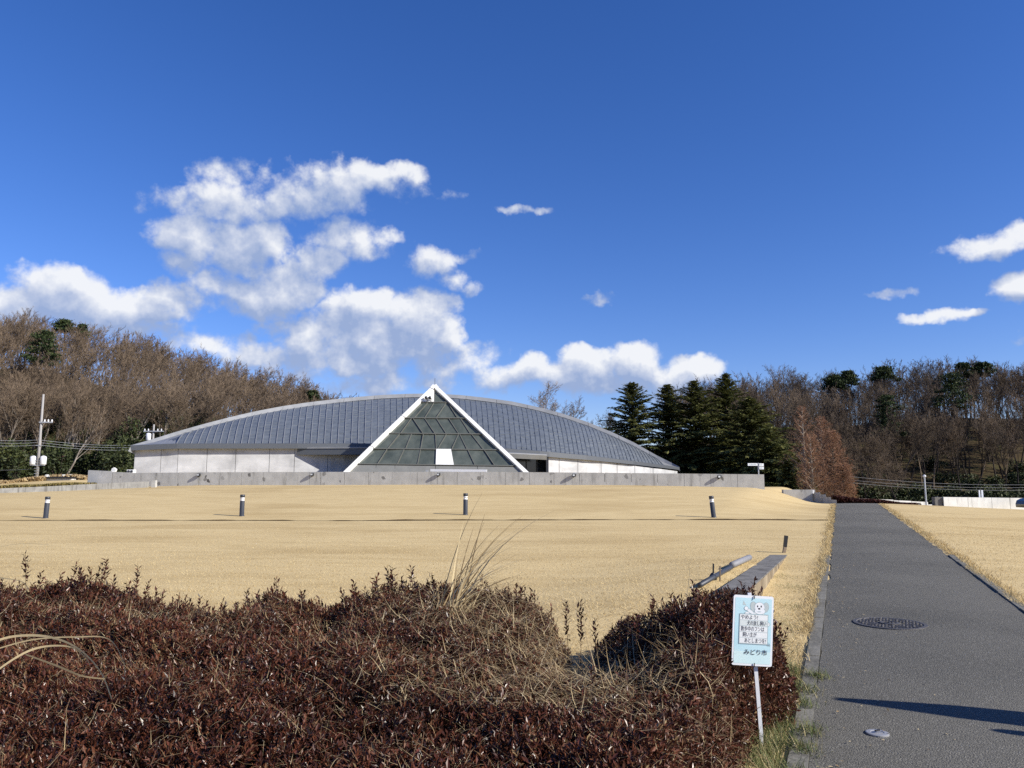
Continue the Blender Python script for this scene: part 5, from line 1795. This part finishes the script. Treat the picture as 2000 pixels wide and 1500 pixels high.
def sample_hedge(n, dens):
    """points on the hedge surface that the neighbourhood of the camera can see, denser when nearer"""
    out = []
    got = 0
    while got < n:
        X = RNG.uniform(-8.4, 2.3, 60000); Y = RNG.uniform(1.6, 7.6, 60000)
        h = hedge_h(X, Y)
        sl = np.hypot(hedge_h(X + .02, Y) - hedge_h(X - .02, Y), hedge_h(X, Y + .02) - hedge_h(X, Y - .02)) / .04
        okv = (h > .05) & (np.abs(X) < Y * .70 + 1.8) & (RNG.random(60000) < dens(Y) * .38 * np.sqrt(1 + np.minimum(sl, 6) ** 2))
        out.append(np.stack([X[okv], Y[okv]], 1)); got += okv.sum()
    return np.concatenate(out)[:n]


def hnormal(X, Y, e=.03):
    dx = (surf(X + e, Y) - surf(X - e, Y)) / (2 * e); dy = (surf(X, Y + e) - surf(X, Y - e)) / (2 * e)
    n = np.stack([-dx, -dy, np.ones_like(X)], 1)
    return unit(n)


def sprigs(P, ax, nl, L, spread, tint0, tint_sd):
    """whorls of leaves: P tips (n,3), axes ax (n,3)"""
    n = len(P)
    ref = unit(RNG.normal(0, 1, (n, 3)))
    s = unit(np.cross(ax, ref)); u = np.cross(s, ax)
    Cs, As, Bs, Ns, Ts = [], [], [], [], []
    tb = RNG.normal(tint0, tint_sd, n)
    for k in range(nl):
        a = k * 2.399 + RNG.normal(0, .35, n)
        rad = (s * np.cos(a)[:, None] + u * np.sin(a)[:, None])
        lev = (k / nl)
        el = RNG.normal(spread - .35 * lev, .22, n)[:, None]
        d = unit(ax * np.cos(el) + rad * np.sin(el))
        ll = (L * RNG.uniform(.7, 1.2, n))[:, None]
        base = P - ax * ((1 - lev) * L * 2.3)[:, None]
        Cs.append(base + d * ll * .5); As.append(d * ll * .5)
        w = unit(np.cross(d, ax) + RNG.normal(0, .25, (n, 3)))
        Bs.append(w * ll * .19); Ns.append(unit(np.cross(w, d)))
        Ts.append(np.clip(tb + RNG.normal(0, .12, n), 0, 1))
    C, A, B, Nn = (np.concatenate(x) for x in (Cs, As, Bs, Ns)); T = np.concatenate(Ts)
    V_, F_ = leaves_geo(C, A, B, Nn, .0025)
    return V_, F_, np.repeat(T, 4), C


Q = sample_hedge(58000, lambda Y: np.clip(1.25 - .13 * Y, .35, 1))
nrm = hnormal(Q[:, 0], Q[:, 1])
dep = np.abs(RNG.normal(0, .045, len(Q)))
P = np.stack([Q[:, 0], Q[:, 1], surf(Q[:, 0], Q[:, 1]) + .02], 1) - nrm * dep[:, None]
P[:, 2] = np.maximum(P[:, 2], ground(Q[:, 0], Q[:, 1]) + .03)
ax = unit(nrm * .8 + np.array([[0, 0, .55]]) + RNG.normal(0, .38, (len(Q), 3)))
patch = wobble(Q[:, 0], Q[:, 1], 1.7, 51) * .17 + wobble(Q[:, 0], Q[:, 1], 6.0, 52) * .10
dist = np.linalg.norm(P - np.array([[0, 0, 1.6]]), axis=1)
V_, F_, T_, C_l = sprigs(P, ax, 9, (.0195 + .0015 * dist) * RNG.uniform(.6, 1.5, len(P)), .95, .46, .22)
T_ = np.clip(T_ + np.repeat(np.tile(patch, 9), 4), 0, 1)
fx_ = C_l[:, 0]
nleaf = len(C_l)
lid = F_[:, 0] // 4
for par_, sel in ((hedgeL, fx_ <= .5), (hedgeR, fx_ > .5)):
    o = np_mesh('foliage', V_, [F_[sel[lid]]], 'azalea_leaves', par_, tint=T_)
    o['kind'] = 'stuff'

# upright shoots along the back edge, with leaf whorls up the stem
sh_px = [(66, 1078, 1), (186, 1100, .8), (211, 1092, .7), (275, 1105, .8), (165, 1140, .7), (478, 1150, .5), (600, 1152, .6), (690, 1150, .7), (735, 1120, 1), (765, 1108, 1), (815, 1105, 1), (850, 1120, 1), (880, 1135, .8), (1015, 1145, .8), (1040, 1150, .7),
         (1118, 1172, .9), (1137, 1170, .9), (1168, 1205, .8), (1275, 1160, .8), (1245, 1200, .7), (1400, 1150, .6), (1345, 1165, .7), (1495, 1195, .8), (1530, 1215, .7)]
SP, SA, segs = [], [], []
def shoot(x, y, top, lean):
    b = np.array([x, y, float(surf(x, y)) - .12]); t = np.array([x + lean[0], y + lean[1], top])
    segs.append((tuple(b), tuple(t), .0035, .002))
    L = np.linalg.norm(t - b); d = (t - b) / L
    k = max(3, int(L / .032))
    for q in range(k):
        if q < k * .62: continue
        f = q / (k - 1)
        SP.append(b + (t - b) * f + RNG.normal(0, .002, 3)); SA.append(d)
for px, py, w_ in sh_px:
    Y = 6.55 if px < 1000 else 6.1
    if px > 1180: Y = 5.5
    p = at(px, py, Y)
    shoot(p.x - .02, Y, p.z, (RNG.normal(0, .03), RNG.normal(0, .02)))
for q in range(420):
    x = RNG.uniform(-4.6, 2.0)
    y = None
    for yy in np.arange(7.5, 3.2, -.06):
        if hedge_h(x, yy) > .30: y = yy - RNG.uniform(0, .8); break
    if y is None: continue
    h = float(surf(x, y))
    if h < .3: continue
    shoot(x, y, h + abs(RNG.normal(.03, .055)) + .01, (RNG.normal(0, .04), RNG.normal(0, .03)))
SP, SA = np.array(SP), unit(np.array(SA) + RNG.normal(0, .15, (len(SA), 3)))
V_, F_, T_, C_l = sprigs(SP, SA, 7, np.full(len(SP), .046), 1.05, .33, .12)
lid = F_[:, 0] // 4
for par_, sel in ((hedgeL, C_l[:, 0] <= .5), (hedgeR, C_l[:, 0] > .5)):
    o = np_mesh('shoots', V_, [F_[sel[lid]]], 'azalea_leaves', par_, tint=T_); o['kind'] = 'stuff'
# woody stems showing through
Q2 = sample_hedge(2600, lambda Y: np.clip(1.2 - .12 * Y, .3, 1))
for x, y in Q2:
    z = float(surf(x, y)); a_ = RNG.uniform(0, 6.28); el = RNG.uniform(.1, 1.2); l = RNG.uniform(.05, .16)
    d = np.array([math.cos(a_) * math.cos(el), math.sin(a_) * math.cos(el), math.sin(el)])
    p0 = np.array([x, y, z - .06]); segs.append((tuple(p0), tuple(p0 + d * l), .0024, .0014))
sv, sf = segs_geo(segs, 3)
sx = sv.reshape(-1, 6, 3)[:, 0, 0]
fid = sf[:, 0] // 6
for par_, sel in ((hedgeL, sx <= .5), (hedgeR, sx > .5)):
    o = np_mesh('stems', sv, [sf[sel[fid]]], 'azalea_stems', par_); o['kind'] = 'stuff'

# dead straw and bleached twigs caught in the hedges
def straw_patch(n, X, Y, zoff, L, th, w, seed):
    b = np.stack([X, Y, np.maximum(surf(X, Y) + zoff, ground(X, Y) + .01)], 1)
    return blades_geo(b, RNG.uniform(0, 6.28, n), L, w, th, RNG.normal(.3, .7, n), 4)
n = 19000
Qs = sample_hedge(n, lambda Y: np.clip(1.2 - .1 * Y, .4, 1))
m_ = wobble(Qs[:, 0], Qs[:, 1], 1.3, 71)
Qs = Qs[(m_ + RNG.normal(0, .35, n)) > .0]
n = len(Qs)
VA, FA = straw_patch(n, Qs[:, 0], Qs[:, 1], RNG.normal(.0, .02, n), RNG.uniform(.03, .12, n) * (1 + 1.2 * (RNG.random(n) > .93)), RNG.normal(1.42, .28, n), RNG.uniform(.0014, .0032, n), 1)
n2 = 1700   # fallen grass in the gap between the hedges
xg = RNG.normal(.50, .30, n2); yg = RNG.uniform(4.0, 6.7, n2)
VB, FB = straw_patch(n2, xg, yg, RNG.normal(.02, .02, n2), RNG.uniform(.10, .36, n2), RNG.normal(1.42, .25, n2), RNG.uniform(.0025, .0065, n2), 2)
n3 = 500   # around the foot of the tuft
xg3 = RNG.normal(-.25, .45, n3); yg3 = RNG.uniform(5.0, 6.5, n3)
VC, FC = straw_patch(n3, xg3, yg3, RNG.normal(.02, .02, n3), RNG.uniform(.1, .35, n3), RNG.normal(1.4, .25, n3), RNG.uniform(.003, .007, n3), 3)
n4 = 4200   # dry tangle through the middle of the hedge
xg4 = RNG.normal(.05, .50, n4); yg4 = RNG.uniform(3.5, 6.2, n4)
k4 = hedge_h(xg4, yg4) > .1; xg4, yg4 = xg4[k4], yg4[k4]; n4 = len(xg4)
VD, FD = straw_patch(n4, xg4, yg4, RNG.normal(.015, .02, n4), RNG.uniform(.05, .22, n4), RNG.normal(1.4, .28, n4), RNG.uniform(.0018, .0045, n4), 4)
n5 = 3600   # and over its left shoulder
xg5 = RNG.normal(-2.6, 1.0, n5); yg5 = RNG.normal(5.6, .55, n5)
k5 = hedge_h(xg5, yg5) > .1; xg5, yg5 = xg5[k5], yg5[k5]; n5 = len(xg5)
VE, FE = straw_patch(n5, xg5, yg5, RNG.normal(.01, .02, n5), RNG.uniform(.04, .2, n5), RNG.normal(1.42, .25, n5), RNG.uniform(.0018, .004, n5), 5)
parts_ = [(VA, FA), (VB, FB), (VC, FC), (VD, FD), (VE, FE)]
Vs = np.concatenate([q[0] for q in parts_]); of_ = np.cumsum([0] + [len(q[0]) for q in parts_])
Fs = np.concatenate([q[1] + of_[i_] for i_, q in enumerate(parts_)])
tn = np.repeat(np.clip(RNG.normal(.45, .28, len(Vs) // 10), 0, 1), 10)
tag(np_mesh('dead_straw', Vs, [Fs], 'straw', tint=tn), 'dead tan straw and bleached twigs strewn over the azalea hedges', 'straw', None, 'stuff')

# tall dry grass tuft standing out of the hedge
tb_ = at(868, 1215, 5.9)
tuft = thing('dry_grass_tuft', 'tall arching tuft of dry tan grass growing out of the hedge', 'grass', (tb_.x, 5.9, gz(tb_.x, 5.9)))
tips = [(942, 962, .02), (947, 1003, .15), (1022, 1006, .6), (1083, 997, .55), (1010, 1018, .8), (1036, 1030, .8), (1125, 1118, 1.7), (1055, 1085, 1.2), (990, 1060, .6), (960, 1040, .35), (920, 1060, .2), (905, 1020, .1),
        (1030, 1130, 1.2), (1060, 1100, 1.5), (980, 1120, .7), (1000, 1050, .7), (1100, 1120, 1.4), (1035, 1160, 1.4), (895, 1080, .1), (970, 1090, .5), (1010, 1090, .9), (940, 1110, .3), (925, 1030, .25), (975, 1025, .55), (1020, 1080, 1.0), (1130, 1280, 2.0), (1080, 1250, 1.9), (1150, 1180, 1.9)]
rb = random.Random(12)
Vt, Ft, Tt, nv = [], [], [], 0
for rep in range(3):
    for (tx, ty, cv) in tips:
        if rep and rb.random() < .35: continue
        jx, jy = (0, 0) if rep == 0 else (rb.uniform(-45, 25), rb.uniform(0, 90))
        tip = at(tx + jx, ty + jy, 5.9 + rb.uniform(-.35, .35))
        b = Vector((tb_.x + rb.gauss(0, .07), 5.9 + rb.gauss(0, .06), float(ground(tb_.x, 5.9)) + .25))
        ctrl = b.lerp(tip, .45) + Vector((-(tip.x - b.x) * .38, 0, (.10 + .28 * abs(tip.x - b.x)) * (.6 + cv * .35)))
        K = 9; w0 = rb.uniform(.010, .021)
        side = Vector((rb.uniform(.3, 1), rb.uniform(-.8, .8), 0)).normalized()
        for k in range(K + 1):
            t = k / K
            p = b * (1 - t) ** 2 + ctrl * 2 * t * (1 - t) + tip * t * t
            ww = w0 * (1 - .9 * t ** 1.5) * .5
            Vt += [tuple(p - side * ww), tuple(p + side * ww)]; 
        tv = min(1, max(-.3, rb.gauss(.62, .42))); Tt += [tv] * (2 * (K + 1))
        Ft += [(nv + 2 * k, nv + 2 * k + 1, nv + 2 * k + 3, nv + 2 * k + 2) for k in range(K)]
        nv += 2 * (K + 1)
o = np_mesh('blades', np.array(Vt), [np.array(Ft)], 'straw', tuft, tint=np.array(Tt)); o['kind'] = 'stuff'
# broad arching blades at the left edge, close by
la = thing('arching_grass', 'long pale arching grass blades over the hedge at the left edge', 'grass', (-2.6, 3.6, gz(-2.6, 3.6)))
def arc_blade(pts_px, Y, w):
    P_ = [at(a, b, Y + i_ * .02) for i_, (a, b) in enumerate(pts_px)]
    V_ = []
    out = []
    for q in range(len(P_) - 1):
        p0 = P_[max(0, q - 1)]; p1 = P_[q]; p2 = P_[q + 1]; p3 = P_[min(len(P_) - 1, q + 2)]
        for k in range(6):
            t = k / 6
            out.append(.5 * ((2 * p1) + (p2 - p0) * t + (2 * p0 - 5 * p1 + 4 * p2 - p3) * t * t + (3 * p1 - p0 - 3 * p2 + p3) * t ** 3))
    out.append(P_[-1])
    m = MB()
    n_ = len(out)
    for q in range(n_ - 1):
        def off(i_):
            d = (out[min(n_ - 1, i_ + 1)] - out[max(0, i_ - 1)]).normalized()
            s = d.cross(Vector((.25, 1, .3))).normalized()
            return s * w * .5 * (1 - .75 * abs(i_ / n_ - .35))
        a0, a1 = off(q), off(q + 1)
        m.quad(out[q] - a0, out[q] + a0, out[q + 1] + a1, out[q + 1] - a1)
    o = m.build('blade', 'straw', la)
    at_ = o.data.attributes.new('tint', 'FLOAT', 'POINT'); at_.data.foreach_set('value', np.full(len(o.data.vertices), RNG.uniform(.6, .95), dtype=np.float32))
arc_blade([(-40, 1265), (20, 1244), (90, 1243), (150, 1265), (195, 1310), (218, 1365)], 2.9, .010)
arc_blade([(-40, 1335), (30, 1285), (80, 1264), (135, 1263), (165, 1282), (176, 1300)], 2.9, .008)
arc_blade([(-30, 1275), (60, 1250), (150, 1244), (212, 1248), (240, 1290), (244, 1320)], 3.0, .006)
arc_blade([(50, 1278), (110, 1300), (160, 1320), (205, 1326)], 2.8, .009)
arc_blade([(-30, 1120), (0, 1128), (40, 1135), (55, 1148)], 5.2, .008)
arc_blade([(-30, 1075), (20, 1064), (60, 1062), (95, 1064)], 6.0, .005)

# ------------------------------------------------------------------ grass
def grass(name, label, X, Y, L, w, th0, th1, material, tm, tsd, K=2, dz=-.005):
    b = np.stack([X, Y, ground(X, Y) + dz], 1)
    n = len(X)
    V_, F_ = blades_geo(b, RNG.uniform(0, 6.28, n), L, w, th0, th1, K)
    t = np.repeat(np.clip(RNG.normal(tm, tsd, n), 0, 1), 2 * (K + 1))
    return tag(np_mesh(name, V_, [F_], material, tint=t), label, 'grass', None, 'stuff')
n = 300000
Yg = 6.0 + 20.5 * RNG.random(n) ** 1.9
Xg = RNG.uniform(-.72, .47, n) * Yg
ok_ = (hedge_h(Xg, Yg) < .12) & (Xg < xl(Yg) - .15)
d_lw = np.abs(((Xg - LW0.x) * -v.y + (Yg - LW0.y) * v.x)); s_lw = (Xg - LW0.x) * v.x + (Yg - LW0.y) * v.y
ok_ &= ~((d_lw < .18) & (s_lw > -.1) & (s_lw < L_ + .1))
Xg, Yg = Xg[ok_], Yg[ok_]; n = len(Xg)
grass('lawn_grass', 'short dry straw-coloured turf of the near lawn', Xg, Yg, RNG.uniform(.018, .045, n) * np.clip(1.5 - Yg / 26, .45, 1.2), RNG.uniform(.003, .006, n) * (.7 + Yg / 14), RNG.uniform(.5, 1.4, n), RNG.uniform(0, .6, n), 'lawn_blades', .62, .2, 1)
n = 90000
Yg = 4.0 + 30 * RNG.random(n) ** 1.7
Xg = xr(Yg) + .1 + np.abs(RNG.normal(0, 3.2, n))
ok_ = Xg < Yg * .72 + .6
Xg, Yg = Xg[ok_], Yg[ok_]; n = len(Xg)
grass('lawn_grass', 'short dry straw-coloured turf right of the path', Xg, Yg, RNG.uniform(.02, .05, n) * np.clip(1.5 - Yg / 30, .4, 1.2), RNG.uniform(.003, .006, n) * (.7 + Yg / 14), RNG.uniform(.5, 1.4, n), RNG.uniform(0, .6, n), 'lawn_blades', .62, .2, 1)
# shaggy verges creeping over the edges of the asphalt
for side in (0, 1):
    n = 16000
    Yg = 5.5 + 36 * RNG.random(n) ** 1.4
    rag = .09 * wobble(Yg, Yg * 0, 2.1, 81 + side) + .05 * wobble(Yg, Yg * 0, 7.0, 83 + side)
    amp = .03 + .10 * S((Yg - 9) / 8)
    if side == 0: Xg = xl(Yg) - .13 + rag * (.4 + amp * 6) * .6 - np.abs(RNG.normal(0, .10, n)) + amp * .9
    else: Xg = xr(Yg) + .10 - rag * .8 + np.abs(RNG.normal(0, .10, n)) - .04
    if side == 0:
        k_ = (Yg > 8.0) | (RNG.random(n) < .12); Xg, Yg = Xg[k_], Yg[k_]; n = len(Xg)
    grass('verge_grass', 'dry ragged grass along the %s edge of the path' % ('left' if side == 0 else 'right'), Xg, Yg, RNG.uniform(.03, .09, n), RNG.uniform(.003, .007, n) * (.7 + Yg / 14), RNG.uniform(.3, 1.3, n), RNG.uniform(0, .6, n), 'lawn_blades', .55, .25, 2, .012)
# greener tufts at the foot of the sign and along the near kerb
n = 5200
Yg = 3.2 + 3.4 * RNG.random(n)
Xg = xl(Yg) - .15 - np.abs(RNG.normal(0, .16, n))
grass('verge_grass', 'green and tan tufts at the foot of the notice sign', Xg, Yg, RNG.uniform(.05, .17, n), RNG.uniform(.003, .006, n), RNG.uniform(.1, .9, n), RNG.uniform(.2, 1.2, n), 'green_blades', .52, .28, 3)
n = 1500
ct = np.array([(xl(y_) - RNG.uniform(-.01, .12), y_) for y_ in (3.7, 4.05, 4.3, 5.0, 5.55, 5.9, 6.3, 4.7)])
k_ = RNG.integers(0, len(ct), n)
Xg = ct[k_, 0] + RNG.normal(0, .05, n); Yg = ct[k_, 1] + RNG.normal(0, .07, n)
grass('verge_grass', 'small green weeds growing over the near kerb stones', Xg, Yg, RNG.uniform(.03, .11, n), RNG.uniform(.003, .006, n), RNG.uniform(.3, 1.2, n), RNG.uniform(.1, .9, n), 'green_blades', .45, .25, 3, .02)
n = 2600     # a few greener patches in the strip between the little wall and the path
ct = np.array([(xl(y_) - o_, y_) for y_, o_ in ((7.2, .35), (7.8, .55), (8.3, .3), (9.0, .7), (9.6, .4), (10.3, .95), (11.2, .5), (12.4, .8))])
k_ = RNG.integers(0, len(ct), n)
Xg = ct[k_, 0] + RNG.normal(0, .16, n); Yg = ct[k_, 1] + RNG.normal(0, .20, n)
ok_ = Xg < xl(Yg) - .14; Xg, Yg = Xg[ok_], Yg[ok_]; n = len(Xg)
grass('lawn_grass', 'thin greenish patches in the turf left of the kerb', Xg, Yg, RNG.uniform(.02, .06, n), RNG.uniform(.004, .007, n), RNG.uniform(.4, 1.3, n), RNG.uniform(0, .7, n), 'green_blades', .62, .22, 2)
# soil showing at the kerb and under the hedge is part of the lawn sheet; fallen leaves and grit on the asphalt
n = 260
Yg = RNG.uniform(3.2, 14, n); Xg = xl(Yg) + np.abs(RNG.normal(0, .35, n)) + .03
b = np.stack([Xg, Yg, ground(Xg, Yg) + .030], 1)
A = unit(np.stack([RNG.normal(0, 1, n), RNG.normal(0, 1, n), RNG.normal(0, .15, n)], 1)); W = unit(np.cross(A, np.array([[0, 0, 1.]]) + RNG.normal(0, .2, (n, 3))))
l = RNG.uniform(.006, .018, (n, 1))
V_, F_ = leaves_geo(b, A * l, W * l * .4)
tag(np_mesh('leaf_litter', V_, [F_], 'straw', tint=np.repeat(RNG.uniform(.2, 1, n), 4)), 'tiny dry leaf scraps scattered on the asphalt by the kerb', 'litter', None, 'stuff')
